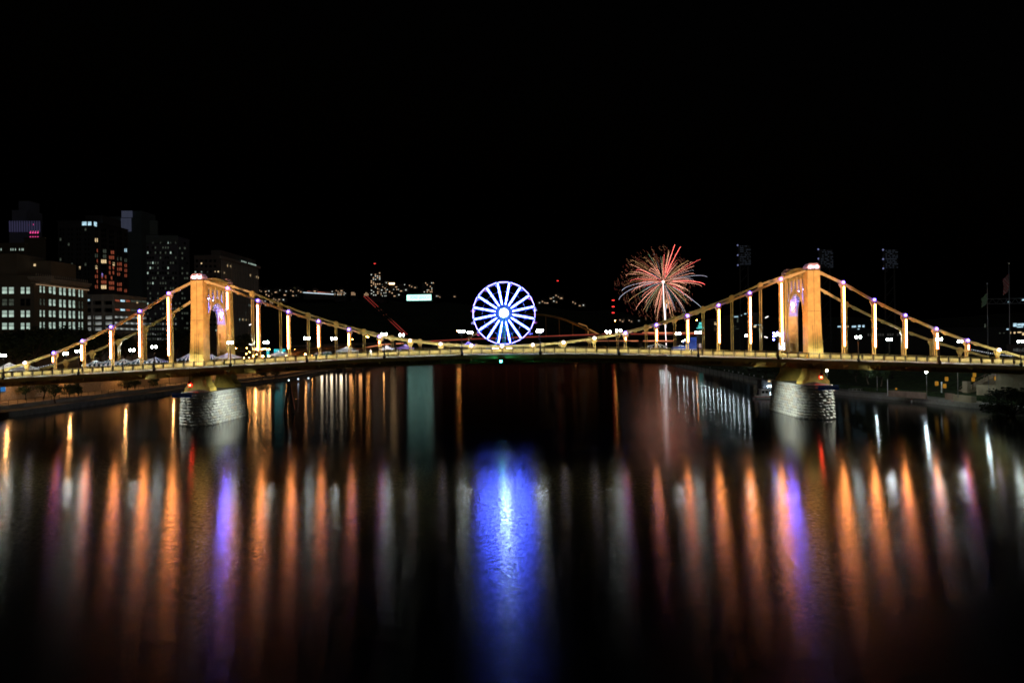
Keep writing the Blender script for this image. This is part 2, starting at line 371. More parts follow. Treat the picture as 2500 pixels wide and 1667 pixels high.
# towers
def curve_plate(outline, holes, thick, m, name='portal_plate'):
    cu = bpy.data.curves.new(name, 'CURVE'); cu.dimensions = '2D'; cu.fill_mode = 'BOTH'; cu.extrude = thick/2
    for poly in [outline]+holes:
        sp = cu.splines.new('POLY'); sp.points.add(len(poly)-1); sp.use_cyclic_u = True
        for i, (u, v) in enumerate(poly): sp.points[i].co = (u, v, 0, 1)
    o = bpy.data.objects.new(name, cu); COL.objects.link(o); bpy.context.view_layer.update()
    me = bpy.data.meshes.new_from_object(o.evaluated_get(bpy.context.evaluated_depsgraph_get())); bpy.data.objects.remove(o)
    for v in me.vertices: x, y, z = v.co; v.co = (z, x, y)
    me.materials.clear(); me.materials.append(m); me.name = name; return me
def tower(X):
    sg = 1 if X < 0 else -1                  # side that faces mid river
    zb = dz(X); t = tag(place('tower', None, bridge, (X, 152.3, zb)), 'left gold tower of arched portal form' if X < 0 else 'right gold tower of arched portal form')
    for yy, q in ((Y0, -1), (Y1, 1)):
        b = MB(); hx = 1.30
        # column: outer face flares out towards the foot
        prof = [(1.15, 30.9), (1.15, 24), (1.35, 18), (1.75, zb-.1)]
        o = [(yy+q*a, z) for a, z in prof]; inn = [(yy-q*1.05, zb-.1), (yy-q*1.05, 30.9)]
        for (pa, pb, hw0, hw1) in [(0, 1, 1.28, 1.30), (1, 2, 1.30, 1.40), (2, 3, 1.40, 1.58)]:
            (ya, za), (yb_, zb_) = o[pa], o[pb]; yi = yy-q*1.05
            b.add([(X-hw0, ya, za), (X+hw0, ya, za), (X+hw0, yi, za), (X-hw0, yi, za), (X-hw1, yb_, zb_), (X+hw1, yb_, zb_), (X+hw1, yi, zb_), (X-hw1, yi, zb_)],
                  [(0, 1, 5, 4), (1, 2, 6, 5), (2, 3, 7, 6), (3, 0, 4, 7), (0, 3, 2, 1), (4, 5, 6, 7)])
        b.build('column', GOLD, t)
        # seams and pilaster strips on the outer face
        b = MB()
        def of(z):
            for (a0, z0), (a1, z1) in zip(prof, prof[1:]):
                if z1 <= z <= z0: return a0+(a1-a0)*(z0-z)/(z0-z1)
            return prof[-1][0]
        for dx, ztp in ((-.42, 19.5), (.42, 19.5), (0, 30.7)):
            zz = [zb+.1, 18, 24, ztp] if ztp > 24 else [zb+.1, 18, ztp]
            for za, zc in zip(zz, zz[1:]): b.bar((X+dx*(1 if ztp < 24 else 1), yy+q*(of(za)+.01), za), (X+dx, yy+q*(of(zc)+.01), zc), .05, .05, 0, (0, 1, 0))
        for z in (22.3,): b.box(X, yy+q*(of(z)+.01), z, 2.65, .04, .06)
        b.build('seam', BRONZE, t)
        # course lines of rivets
        b = MB()
        for k in range(34):
            z = 30.3-k*.5
            if z < zb+.5: break
            for dx in (-1.12, -.18, .18, 1.12): b.box(X+dx, yy+q*(of(z)+.015), z, .07, .03, .07)
        tag(b.build('rivet_rows', GOLD, t), kind='stuff')
        # saddle cap
        b = MB(); b.box(X, yy, 31.05, 2.75, 2.5, .28, 1)
        b.prism([(X-1.32, 31.19), (X+1.32, 31.19), (X+1.32, 31.75), (X+.85, 32.35), (X-.85, 32.35), (X-1.32, 31.75)], yy-1.1, yy+1.1, 'y', 0)
        b.box(X, yy+q*1.11, 31.75, .08, .05, 1.1, 0)
        b.build('saddle_cap', [mat('cap_paint', (.66, .42, .34), .5, 0, .1), BRONZE], t)
        if q < 0:
            for dx in (-.6, .6):
                b = MB(); b.ball((X+dx, yy-1.45, 31.55), .16, 1, 8, 5); b.bar((X+dx, yy-1.1, 31.75), (X+dx, yy-1.45, 31.78), .07, .07, 0)
                b.box(X+dx, yy-1.42, 31.78, .3, .3, .06, 0); b.build('cap_light', [BLACK, emit('cap_lamp', (.8, .7, 1), 60)], t)
        # splayed foot below the deck standing on the pier
        b = MB(); zp = 7.0; zt = zb-2.05
        L = [(-1.75, zt), (-1.75, 10.0), (-1.9, 9.0), (-2.3, 8.2), (-2.75, 7.75), (-2.75, zp)]
        poly = [(X+x, z) for x, z in L]+[(X-x, z) for x, z in L[::-1]]
        b.prism(poly, yy-1.5, yy+1.5, 'y', 0)
        b.box(X, yy, zp+.02+.0, 5.7, 3.2, .3, 0)
        for x in (-1, 1):
            pts = [(X+x*1.1, yy-1.53, zt+.2), (X+x*1.0, yy-1.53, 9.4), (X+x*1.5, yy-1.53, 8.0), (X+x*2.3, yy-1.53, 7.3)]
            b.tube(pts, .06, 5)
        b.build('tower_foot', GOLD, t)
    # portal plates with arch and slots
    ya, yb = Y0+1.05, Y1-1.05; mid = (ya+yb)/2; hw = (yb-ya)/2
    sp = 1.15; aw = hw-sp; zc = 21.6; crown = 26.4
    arch = [(mid-aw-.0, zb+.0)]+[(mid-aw*math.cos(math.pi*k/18), zc+(crown-zc)*math.sin(math.pi*k/18)) for k in range(19)]+[(mid+aw, zb)]
    top = [(yb, 31.2)]+[(mid+hw*c, 31.2+.55*(1-c*c)) for c in (.6, .2, -.2, -.6)]+[(ya, 31.2)]
    outline = [(ya, zb)]+[(mid-aw, zb)][:0]+arch+[(yb, zb)]+top
    holes = []; sw = .52
    for k in range(5):
        yc = mid+(k-2)*(hw*2/5.15); 
        def az(y): return zc+(crown-zc)*math.sqrt(max(0, 1-((y-mid)/aw)**2))
        lo = [az(yc-sw)+.95 if abs(yc-sw-mid) < aw else zc+1.0, az(yc+sw)+.95 if abs(yc+sw-mid) < aw else zc+1.0]
        lo = [max(l, 23.6) for l in lo]
        holes.append([(yc-sw, lo[0]), (yc+sw, lo[1]), (yc+sw, 29.1), (yc+sw*.6, 29.4), (yc-sw*.6, 29.4), (yc-sw, 29.1)])
    for face in (-1, 1):
        me = curve_plate(outline, holes, .14, GOLD); place('portal_plate', me, t, (X+face*1.05, 0, 0))
    b = MB()
    for k in range(6):
        yc = ya+.12+(yb-ya-.24)*k/5
        lo = max(24.0, (zc+(crown-zc)*math.sqrt(max(0, 1-((yc-mid)/aw)**2))+.1) if abs(yc-mid) < aw else 20)
        for face in (-1, 1): b.box(X+face*1.16, yc, (lo+31.0)/2, .1, .12, 31.0-lo)
    for face in (-1, 1): b.box(X+face*1.18, mid, 30.05, .14, yb-ya, .14)
    b.build('portal_rib', GOLD2, t)
    b = MB()                                   # curved cornice on top of the portal
    pts = [(X, mid+hw*c, 31.3+.55*(1-c*c)) for c in (-1, -.6, -.2, .2, .6, 1)]
    for p, q in zip(pts, pts[1:]): b.bar(p, q, 2.5, .22)
    b.build('portal_cornice', GOLD2, t)
    # intrados: two legs with openings and the soffit
    for q in (-1, 1):
        yy = mid+q*aw
        # plate in X-Z at the leg, with four openings
        def oc(z0, z1, w=.52): return [(-w, z0), (w, z0), (w, z1), (-w, z1)]
        hl = [oc(14.6-.9, 15.6), oc(16.1, 17.6), oc(18.1, 19.6)] ; hl.append(oc(21.0, 24.0, .6))
        hl = [[(x, max(z, zb+.4)) for x, z in h] for h in hl]
        me = curve_plate([(-.98, zb), (.98, zb), (.98, zc), (-.98, zc)], hl[:3], .12, GOLD, 'leg_plate')
        for v in me.vertices: x, y, z = v.co; v.co = (y, x, z)
        place('leg_plate', me, t, (X, yy, 0))
    b = MB(); n = 18; wv = .98
    pts = [(mid-aw*math.cos(math.pi*k/n), zc+(crown-zc)*math.sin(math.pi*k/n)) for k in range(n+1)]
    for (y1, z1), (y2, z2) in zip(pts, pts[1:]):
        # leave a slot in the middle of the soffit on both haunches
        k = pts.index((y1, z1)); slot = k in (1, 2, 3, 14, 15, 16) or k in (7, 10)
        if not slot: b.bar((X, y1, z1), (X, y2, z2), 2*wv, .1)
        else:
            for e in (-1, 1): b.bar((X+e*.74, y1, z1), (X+e*.74, y2, z2), .48, .1)
    b.build('arch_soffit', mat('soffit_paint', (.40, .38, .42), .45, 0, .1), t)
    b = MB()                                  # inner lattice seen through the slots
    for k in range(6):
        yc = ya+.3+(yb-ya-.6)*k/5
        b.box(X+sg*.6, yc, 27.6, .1, .1, 6.2)
    for k in range(12): b.box(X+sg*.6, mid, 24.8+.5*k, .12, yb-ya-.3, .14)
    b.build('inner_lattice', WHITEP, t)
    # blue lamp on the arch, a ball added to light its soffit, and small lamps inside the portal head
    b = MB(); b.box(X+sg*.35, yb-1.9, 24.1, .42, .06, .42, 1); b.box(X+sg*.35, yb-1.72, 24.1, .62, .28, .62, 0); b.ball((X+sg*.2, yb-1.5, 23.6), .14, 1, 8, 5)
    b.build('arch_lamp', [BLACK, emit('arch_lamp_blue', (.16, .11, 1), 1500)], t)
    b = MB()
    for k in range(5): b.box(X, mid+(k-2)*(hw*2/5.15), 24.9 if abs(k-2) == 2 else 27.3-.3*(k == 2), .5, .3, .12, 0)
    b.build('portal_lamp', emit('portal_lamp_violet', (.16, .18, 1), 160), t)
    return t
for X in (-65.5, 65.6): tower(X)

# piers of rock-faced stone
STONES = [mat('pier_stone_%s' % k, c, .85, 0, .3, 2.2, .9) for k, c in (('pale', (.40, .37, .32)), ('grey', (.31, .29, .27)), ('buff', (.36, .30, .24)))]
MORT = mat('mortar', (.12, .11, .10), .95)
def pier(X):
    ya, yb = 141.3, 163.2; W = 3.35; H = 7.0
    p = tag(place('pier', None, bridge, (X, 152.3, 0)), ('left' if X < 0 else 'right')+' pier of rock-faced stone courses')
    def outline(z):
        s = .38*(1-z/H); w = W+s; r = []
        def nose(yc, sgn):
            return [(X+w*math.cos(a)*1.0, yc+sgn*math.sin(a)*(3.4+s)) for a in [math.pi*k/16 for k in range(17)]]
        a = nose(ya+3.4, -1); c = nose(yb-3.4, 1)[::-1]
        return a+c                      # closed loop
    def loop_len(L): return [(Vector(L[i]+(0,)), Vector(L[(i+1) % len(L)]+(0,))) for i in range(len(L))]
    # core, slightly inside the stones
    lo, hi = outline(-1.5), outline(H-.35); b = MB(); n = len(lo)
    def shrink(L, d): return [(X+(x-X)*(1-d/W), y+(.12 if y < 150 else -.12)) for x, y in L]
    lo, hi = shrink(lo, .14), shrink(hi, .14)
    b.v = [(x, y, -1.5) for x, y in lo]+[(x, y, H-.35) for x, y in hi]
    b.f = [[i, (i+1) % n, (i+1) % n+n, i+n] for i in range(n)]+[list(range(n, 2*n))]; b.m = [0]*(n+1); b.sm = [False]*(n+1)
    b.build('core', MORT, p)
    hi = outline(H-.3); b = MB(); b.v = [(X+(x-X)*1.03, y, H-.34) for x, y in hi]+[(X+(x-X)*1.03, y, H) for x, y in hi]
    b.f = [[i, (i+1) % n, (i+1) % n+n, i+n] for i in range(n)]+[list(range(n, 2*n))]; b.m = [0]*(n+1); b.sm = [False]*(n+1)
    b.build('coping', CONC, p)
    # sloped weathering on the near nose
    b = MB(); tip = (X, ya+3.5, H+.55); arc = [(X+(x-X)*.86, y+.35, H+.01) for x, y in outline(H)[:17]]
    b.v = [tip]+arc+[(X, ya+3.5, H+.01)]; b.f = [[0, i, i+1] for i in range(1, 17)]; b.m = [0]*16; b.sm = [False]*16
    b.build('nose_cap', CONC, p)
    NC = 11; ch = (H-.35)/NC; total = 0; rest = MB(); cnt = 0
    sgn = 1 if X < 0 else -1
    for c in range(-1, NC):
        z0, z1 = c*ch, (c+1)*ch; segs = loop_len(outline(max(0, z0+ch/2))); per = sum((q-a).length for a, q in segs)
        # parametric walk
        def pt(s):
            s %= per
            for a, q in segs:
                l = (q-a).length
                if s <= l: return a+(q-a)*(s/l), (q-a).normalized()
                s -= l
            return segs[0][0], Vector((1, 0, 0))
        s = (c % 2)*.8; e = s+per
        while s < e-.01:
            L = random.uniform(1.15, 1.75)
            if e-s-L < .8: L = e-s
            m, d = pt(s+L/2); nrm = Vector((-d.y, d.x, 0)); 
            if (m-Vector((X, 152.3, 0))).dot(nrm) < 0: nrm = -nrm
            d2 = (pt(s+L-.03)[0]-pt(s+.03)[0]).normalized(); ctr = m
            smooth = (ya+5 < m.y < yb-5); bulge = .10 if smooth else .27
            b = MB(); hl = L/2-.035; hh = ch/2-.03
            g = []
            for v_ in range(4):
                for u_ in range(5):
                    u = -hl+2*hl*u_/4; v = -hh+2*hh*v_/3; edge = u_ in (0, 4) or v_ in (0, 3)
                    o = 0 if edge else bulge*random.uniform(.45, 1.25)
                    base = pt(s+L/2+u)[0]
                    g.append(base+nrm*o+Vector((0, 0, (z0+z1)/2+v))-ctr-Vector((0, 0, (z0+z1)/2)))
            bk = [g[i]-nrm*.22 for i in (0, 4, 19, 15)]; vs = g+bk
            fs = [(r*5+k, r*5+k+1, (r+1)*5+k+1, (r+1)*5+k) for r in range(3) for k in range(4)]
            fs += [(0, 1, 2, 3, 4, 21, 20), (19, 18, 17, 16, 15, 23, 22), (4, 9, 14, 19, 22, 21), (15, 10, 5, 0, 20, 23)]
            mi = random.choice((0, 0, 1, 1, 2))
            vis = c >= 0 and (m.y < ya+4.5 or sgn*(m.x-X) > 0) and m.y < 161 and cnt < 300
            if vis: b.add(vs, fs, 0); b.build('stone', STONES[mi], p, (ctr.x, ctr.y, (z0+z1)/2)); cnt += 1
            else: rest.add([v+ctr+Vector((0, 0, (z0+z1)/2)) for v in vs], fs, mi)
            s += L
    tag(rest.build('stone_backing', STONES, p), kind='stuff')
    # waterline band omitted; name board
    sx = X-1.9*sgn*.6-(.6 if X < 0 else -.3); 
    cx = X-1.7 if X < 0 else X+1.2
    b = MB(); b.box(cx, ya-.55, 6.55, 4.15, .08, .92, 0)
    for dx in (-1.4, 0, 1.4): b.bar((cx+dx, ya-.5, 6.7), (cx+dx, ya+.9, 6.7), .08, .08, 1)
    sign = b.build('name_board', [mat('sign_blue', (.03, .13, .62), .5, 0, .05), BLACK], p)
    TW = emit('sign_letters', (.45, .62, .8), .16, False)
    for txt, z, sz in (('Roberto Clemente Bridge', 6.78, .40), ('6th Street', 6.33, .36)):
        o = place('lettering', text_mesh(txt, sz, mat('letter_white', (.7, .75, .8), .5), .01), sign, (cx, ya-.62, z)); o.rotation_euler = (math.pi/2, 0, 0)
    return p
for X in (-65.2, 65.4): pier(X)

# navigation lights hung from the railing
def nav(px, py, m, top, label, red):
    p = at(px, py, 141.6); b = MB(); t = empty('navigation_light', p, label, 'signal light')
    MB().bar((0, 0, .6), (0, 0, top-p.z), .05, .05).build('drop_rod', BLACK, t, p)
    b = MB(); b.ball((0, 0, 0), .24, 0, 10, 6); b.build('lens', m, t, p)
    b = MB(); b.box(0, .34, 0, .7, .05, .8); b.box(0, 0, .55, .5, .4, .7) if red else b.lathe([(.25, .25), (.3, .3), (.1, .5), (.05, .6)], n=10)  # back plate added to keep lens light off the tower foot
    b.build('housing', mat('red_housing', (.5, .02, .02), .4) if red else BLACK, t, p)
nav(463.5, 940, RED, dz(-65), 'red navigation light hanging above the left stone pier', True)
nav(2005, 920.5, RED, dz(66), 'red navigation light hanging above the right stone pier', True)
nav(1223, 882, GREEN, dz(0), 'green navigation light hanging below mid span', False)

# pier floodlights slung under the deck
def flood(X, Y, Z, tgt, e, col, label, ang=38, blend=.6, root=None, r=.25):
    t = empty('floodlight', (X, Y, Z), label, 'floodlight', root)
    b = MB(); b.box(0, 0, .25, .5, .5, .12, 0); b.box(0, 0, .6, .08, .08, .6, 0); b.lathe([(.14, .2), (.3, -.06)], n=10, m=0)
    b.build('housing', BLACK, t, (X, Y, Z))
    l = bpy.data.lights.new('flood_beam', 'SPOT'); l.energy = e; l.color = col; l.spot_size = R(ang*2); l.spot_blend = blend; l.shadow_soft_size = r
    o = bpy.data.objects.new('flood_beam', l); COL.objects.link(o); o.parent = t; o.location = (0, 0, -.12)
    d = Vector(tgt)-Vector((X, Y, Z-.12)); o.rotation_euler = d.to_track_quat('-Z', 'Y').to_euler()
for X, inw in ((-65.2, 1), (65.4, -1)):
    side = 'left' if X < 0 else 'right'
    flood(X+inw*20.0, Y0-3.4, 8.6, (X, 150.5, 1.6), 46000, (.86, 1, .92), 'white floodlight under the deck on the mid-river side of the %s pier' % side, 25, 1)
    flood(X-inw*14.5, Y0-4.2, 8.2, (X, 143, 2.4), 24000, (.9, 1, .9), 'white floodlight under the deck on the bank side of the %s pier' % side, 30, 1)
    for k, inn in ((1, inw), (-1, -inw)):
        l = bpy.data.lights.new('haunch_lamp', 'SPOT'); l.energy = 90; l.color = (1, 1, .75); l.spot_size = R(90); l.spot_blend = .8; l.shadow_soft_size = .1
        o = bpy.data.objects.new('haunch_lamp', l); COL.objects.link(o); o.location = (X+inn*12.6, Y0-.8, dz(X+inn*12.6)-2.35)
        o.rotation_euler = (Vector((X+inn*9.0, Y0, dz(X)-1.6))-o.location).to_track_quat('-Z', 'Y').to_euler()

# tower floodlights, added as bare spots out of frame to left and right
for X, e in ((-65.5, 330000), (65.6, 330000)):
    l = bpy.data.lights.new('tower_beam', 'SPOT'); l.energy = e*3.0; l.color = (1, .56, .48); l.spot_size = R(9.5); l.spot_blend = .75; l.shadow_soft_size = .5
    o = bpy.data.objects.new('tower_beam', l); COL.objects.link(o); o.location = (X*.55, 30, 12)
    o.rotation_euler = (Vector((X, 150, 25.0))-o.location).to_track_quat('-Z', 'Y').to_euler()

# twin-globe street lamps
def lamp_proto(gm):
    t = empty('street_lamp', (0, 0, 0)); b = MB()
    b.lathe([(.30, -.35), (.32, .1), (.26, .35), (.16, .5), (.14, .9), (.10, 1.1), (.085, 2.4), (.07, 4.0), (.10, 4.05), (.05, 4.2)], n=10)
    b.build('pole', BLACK, t)
    b = MB(); b.tube([(-.42, 0, 4.42), (-.42, 0, 4.2), (-.25, 0, 4.02), (0, 0, 4.1), (.25, 0, 4.02), (.42, 0, 4.2), (.42, 0, 4.42)], .035, 5)
    for s in (-1, 1): b.lathe([(.05, 4.38), (.17, 4.48), (.17, 4.52)], s*.42, 0, 0, 8)
    b.lathe([(.07, 3.95), (.03, 4.5), (.06, 4.55), (.01, 4.7)], n=6)
    b.build('arm', BLACK, t)
    for s in (-1, 1):
        g = MB().ball((0, 0, 0), .22, 0, 10, 7, 1.15).build('globe', gm, t, (s*.42, 0, 4.78))
    return t
lp = lamp_proto(LAMPW); lp2 = lamp_proto(LAMPF); used = set()
for row, yy in ((0, 142.55), (1, 162.1)):
    ks = [k for k in range(-7, 7)]
    for i, k in enumerate(ks):
        x = k*16.36+8.1
        if abs(abs(x)-65.5) < 1.5 and False: continue
        src = (lp, lp2)[row]; o = src if row not in used else copy_tree(src); used.add(row)
        o.location = (x, yy, dz(x)); WL[o.name] = Vector(o.location)
        tag(o, '%s twin-globe street lamp from the left along the %s footway' % (ORD[i], 'near' if row == 0 else 'far'), 'street lamp', 'twin-globe lamps on the bridge')

# ================================================================ THINGS ON THE BRIDGE DECK
def translucent(name, col):
    m = bpy.data.materials.new(name); m.use_nodes = True; n = m.node_tree; p = n.nodes['Principled BSDF']; o = n.nodes['Material Output']
    p.inputs['Base Color'].default_value = tuple(col)+(1,); p.inputs['Roughness'].default_value = .8
    tr = n.nodes.new('ShaderNodeBsdfTranslucent'); tr.inputs[0].default_value = tuple(col)+(1,); mx = n.nodes.new('ShaderNodeMixShader'); mx.inputs[0].default_value = .45
    n.links.new(p.outputs[0], mx.inputs[1]); n.links.new(tr.outputs[0], mx.inputs[2]); n.links.new(mx.outputs[0], o.inputs[0]); MATS[name] = m; return m
WHITE = translucent('white_canopy', (.8, .8, .8))
def tentp(px, py_top, pxl, pxr, py_eave, label, m, Y=152.5, stripes=None):
    a = at(px, py_top, Y); l = at(pxl, py_eave, Y); r = at(pxr, py_eave, Y); zg = dz(a.x)-.15
    hw = (r.x-l.x)/2; cx = (l.x+r.x)/2; ze = max((l.z+r.z)/2, zg+1.9); zt = max(a.z, ze+.8)
    t = empty('market_tent', (cx, Y, zg), label, 'tent', 'tents on the bridge deck'); b = MB()
    n = 8; hd = min(hw, 1.9)
    mats = [m] if not stripes else [m, stripes]
    # swooping canopy: four sides, each of strips
    ring = [(-hw, -hd), (hw, -hd), (hw, hd), (-hw, hd)]
    for k in range(4):
        (x0, y0), (x1, y1) = ring[k], ring[(k+1) % 4]
        for j in range(n):
            ta, tb = j/n, (j+1)/n
            prev = None
            for i in range(4):
                s0, s1 = i/4, (i+1)/4
                def P(tt, s):
                    ex, ey = x0+(x1-x0)*tt, y0+(y1-y0)*tt; z = (ze-zg)+(zt-ze)*(s**1.5*.75+s*.25)
                    return (ex*(1-s), ey*(1-s), z)
                b.add([P(ta, s0), P(tb, s0), P(tb, s1), P(ta, s1)], [(0, 1, 2, 3)], (j % 2) if stripes else 0, False)
            v0 = P(ta, 0); v1 = P(tb, 0)
            b.add([(v0[0]*1.003, v0[1]*1.003, v0[2]), (v1[0]*1.003, v1[1]*1.003, v1[2]), (v1[0]*1.003, v1[1]*1.003, v1[2]-.32), (v0[0]*1.003, v0[1]*1.003, v0[2]-.32)], [(0, 1, 2, 3)], (j % 2) if stripes else 0)
    b.build('canopy', mats, t, (cx, Y, zg))
    MB().ball((0, 0, ze-zg-.15), .13, 0, 8, 5).build('bulb', emit('tent_fill_bulb', (1, .97, .9), 130), t, (cx, Y, zg))  # bulb added inside the tent to make its canopy glow
    for sx, sy in ring: MB().box(sx*.97, sy*.97, (ze-zg)/2, .07, .07, ze-zg).build('leg', WHITEP, t, (cx, Y, zg))
    return t
NAVY = translucent('stripe_teal', (.015, .07, .11))
LAV = translucent('lavender_fabric', (.72, .72, .8)); VIO = translucent('violet_fabric', (.45, .33, .85))
tentp(23, 884, -10, 56, 902, 'white peaked tent at the far left end of the deck', WHITE)
tentp(51, 886, 36, 82, 903, 'small white tent with square side beside the leftmost tent', WHITE, 155)
for i, (px, py, l, r, pe) in enumerate([(234, 879, 212, 258, 892), (268, 877, 246, 290, 890), (303, 875, 281, 324, 888), (341, 874, 318, 362, 887), (378, 871, 356, 402, 885)]):
    tentp(px, py, l, r, pe, '%s striped tent from the left in the row left of the left tower' % ORD[i], WHITE, 152.5, NAVY)
tentp(456, 862, 442, 480, 876, 'striped tent half hidden by the left edge of the left tower', WHITE, 152.5, NAVY)
tentp(520, 864, 503, 532, 874, 'striped tent framed by the arch of the left tower', WHITE, 156.5, NAVY)
tentp(557, 861, 533, 582, 875, 'white peaked tent just right of the left tower', WHITE, 150)
tentp(682, 861, 663, 700, 872, 'white peaked tent in front of the teal road signs', WHITE, 151)
tentp(847, 844, 826, 870, 855, 'white peaked tent with closed walls right of the low white roofs', WHITE, 152)
tentp(942, 847, 928, 960, 857, 'white peaked tent beside the first lavender tent', LAV, 152)
tentp(990, 843, 972, 1008, 856, 'lavender lit peaked tent left of the big wheel', VIO, 152)
tentp(1142, 833, 1126, 1162, 843, 'violet peaked tent right beside the big wheel', VIO, 154)
tentp(1601, 836, 1584, 1626, 850, 'black and white striped tent left of the blue truck', WHITE, 152.5, translucent('stripe_black', (.02, .02, .02)))
# white wall panels and low roofs
def lowroof(px, pxw, py, Y, label):
    a = at(px, py, Y); zg = dz(a.x)-.15; w2 = pxw/F*Y/2; h = a.z-zg; t = empty('pop_up_stall', (a.x, Y, zg), label, 'stall')
    MB().add([(-w2, -1, h-.5), (w2, -1, h-.5), (w2, 1, h-.5), (-w2, 1, h-.5), (-w2*.6, -.5, h-.08), (w2*.6, -.5, h-.08), (w2*.6, .5, h-.08), (-w2*.6, .5, h-.08), (0, 0, h)],
             [(0, 1, 5, 4), (1, 2, 6, 5), (2, 3, 7, 6), (3, 0, 4, 7), (4, 5, 8), (5, 6, 8), (6, 7, 8), (7, 4, 8), (3, 2, 1, 0)], 0, True).build('roof', WHITE, t, (a.x, Y, zg))
    MB().box(0, 0, (h-.5)/2, w2*1.7, 1.6, h-.5).build('counter', mat('teal_board', (.05, .3, .35), .6), t, (a.x, Y, zg))
lowroof(777, 15, 859, 152, 'small stall with a rounded white roof and teal sides')
lowroof(797, 24, 857, 153, 'wide low stall with a rounded white roof')
def screen():
    a = at(1909, 845, 156); t = empty('light_screen', (a.x, 156, dz(a.x)-.15), 'glowing white sign board on the deck left of the right tower', 'sign')
    zg = dz(a.x)-.15
    MB().box(0, .06, a.z-zg, 1.45, .1, 1.75).build('frame', BLACK, t, (a.x, 156, zg))
    MB().box(0, -.02, a.z-zg, 1.3, .04, 1.6).build('panel', emit('screen_white', (.75, .85, 1), 3, False, .6, 3), t, (a.x, 156, zg))
    for s in (-.6, .6): MB().box(s, .06, (a.z-zg-.8)/2, .07, .07, a.z-zg-.8).build('leg', BLACK, t, (a.x, 156, zg))
screen()
for i, (px, py) in enumerate(((1889, 813), (1889, 821), (1889, 829), (1898, 812))):
    a = at(px, py, 160.5)
    o = MB().ball((0, 0, 0), .2, 0, 8, 5).bar((0, 0, -.2), (0, 0, dz(a.x)-a.z), .05, .05, 1).build('blue_lamp', [emit('stage_blue', (.12, .12, 1), 60), BLACK], None, a)
    tag(o, ('%s blue globe from the top of the vertical string left of the right tower' % ORD[i]) if i < 3 else 'single blue globe set right of the string of three', 'lamp', 'blue globes left of the right tower')
def truck():
    BP = mat('truck_blue', (.01, .07, .55), .3, .1, .08, 1, 0, .5, .5); CH_ = mat('chrome', (.6, .6, .62), .2, .9)
    a = at(1641, 850, 152.8); e = at(1698, 850, 152.8); x0 = a.x; zg = dz(x0)-.15; L = e.x-a.x
    t = empty('semi_truck', (x0, 152.8, zg), 'blue semi truck tractor facing left with tall sleeper cab and sloped roof', 'truck')
    g = (x0, 152.8, zg)
    prof = [(0.15, .55), (0.0, 1.1), (.12, 1.72), (1.75, 2.05), (2.05, 2.3), (2.35, 2.95), (3.2, 3.55), (3.45, 3.85), (L, 3.9), (L, .75), (.6, .55)]
    MB().prism(prof, -1.2, 1.2, 'y').build('cab', BP, t, g)
    wn = MB().prism([(2.15, 2.05), (2.35, 2.72), (3.0, 2.78), (3.0, 2.05)], -1.23, -1.19, 'y').build('side_window', mat('dark_glass', (.01, .012, .015), .05), t, g)
    MB().prism([(2.02, 2.34), (2.3, 2.92), (2.34, 2.90), (2.06, 2.32)], -1.05, 1.05, 'y').build('windscreen', mat('dark_glass', (.01, .012, .015)), t, g)
    for xx in (.95, L-.2, L+1.1):
        for s in (-1, 1):
            w_ = MB().lathe([(.3, -.14), (.5, -.14), (.5, .14), (.3, .14)], n=14); 
            for v in range(len(w_.v)): x, y, z = w_.v[v]; w_.v[v] = (x, z, y)
            w_.build('wheel', BLACK, t, (x0+xx, 152.8+s*1.0, zg+.5))
    MB().box(L+.6, 0, .85, 2.2, .9, .25).build('chassis', BLACK, t, g)
    MB().box(L-1.6, -1.0, .75, 1.3, .5, .6).build('fuel_tank', CH_, t, g)
    MB().tube([(3.3, -1.28, .8), (3.3, -1.28, 3.4)], .08, 8).build('exhaust_pipe', CH_, t, g)
    MB().box(1.9, -1.35, 2.25, .12, .2, .5).build('mirror', CH_, t, g)
    for s in (-.8, .8): MB().ball((.02, s, 1.15), .12, 0, 8, 5).build('headlight', WHITEP, t, g)
    MB().box(.0, 0, .55, .18, 2.3, .35).build('bumper', CH_, t, g)
    for k in range(5): MB().ball((2.55, -.9+k*.45, 3.12), .05, 0, 6, 4).build('roof_light', emit('marker_lamp', (1, .6, .2), 8, False), t, g)
    MB().box(L+.75, -.5, 2.0, .6, 1.1, .9).build('rear_board', WHITEP, t, g)
truck()
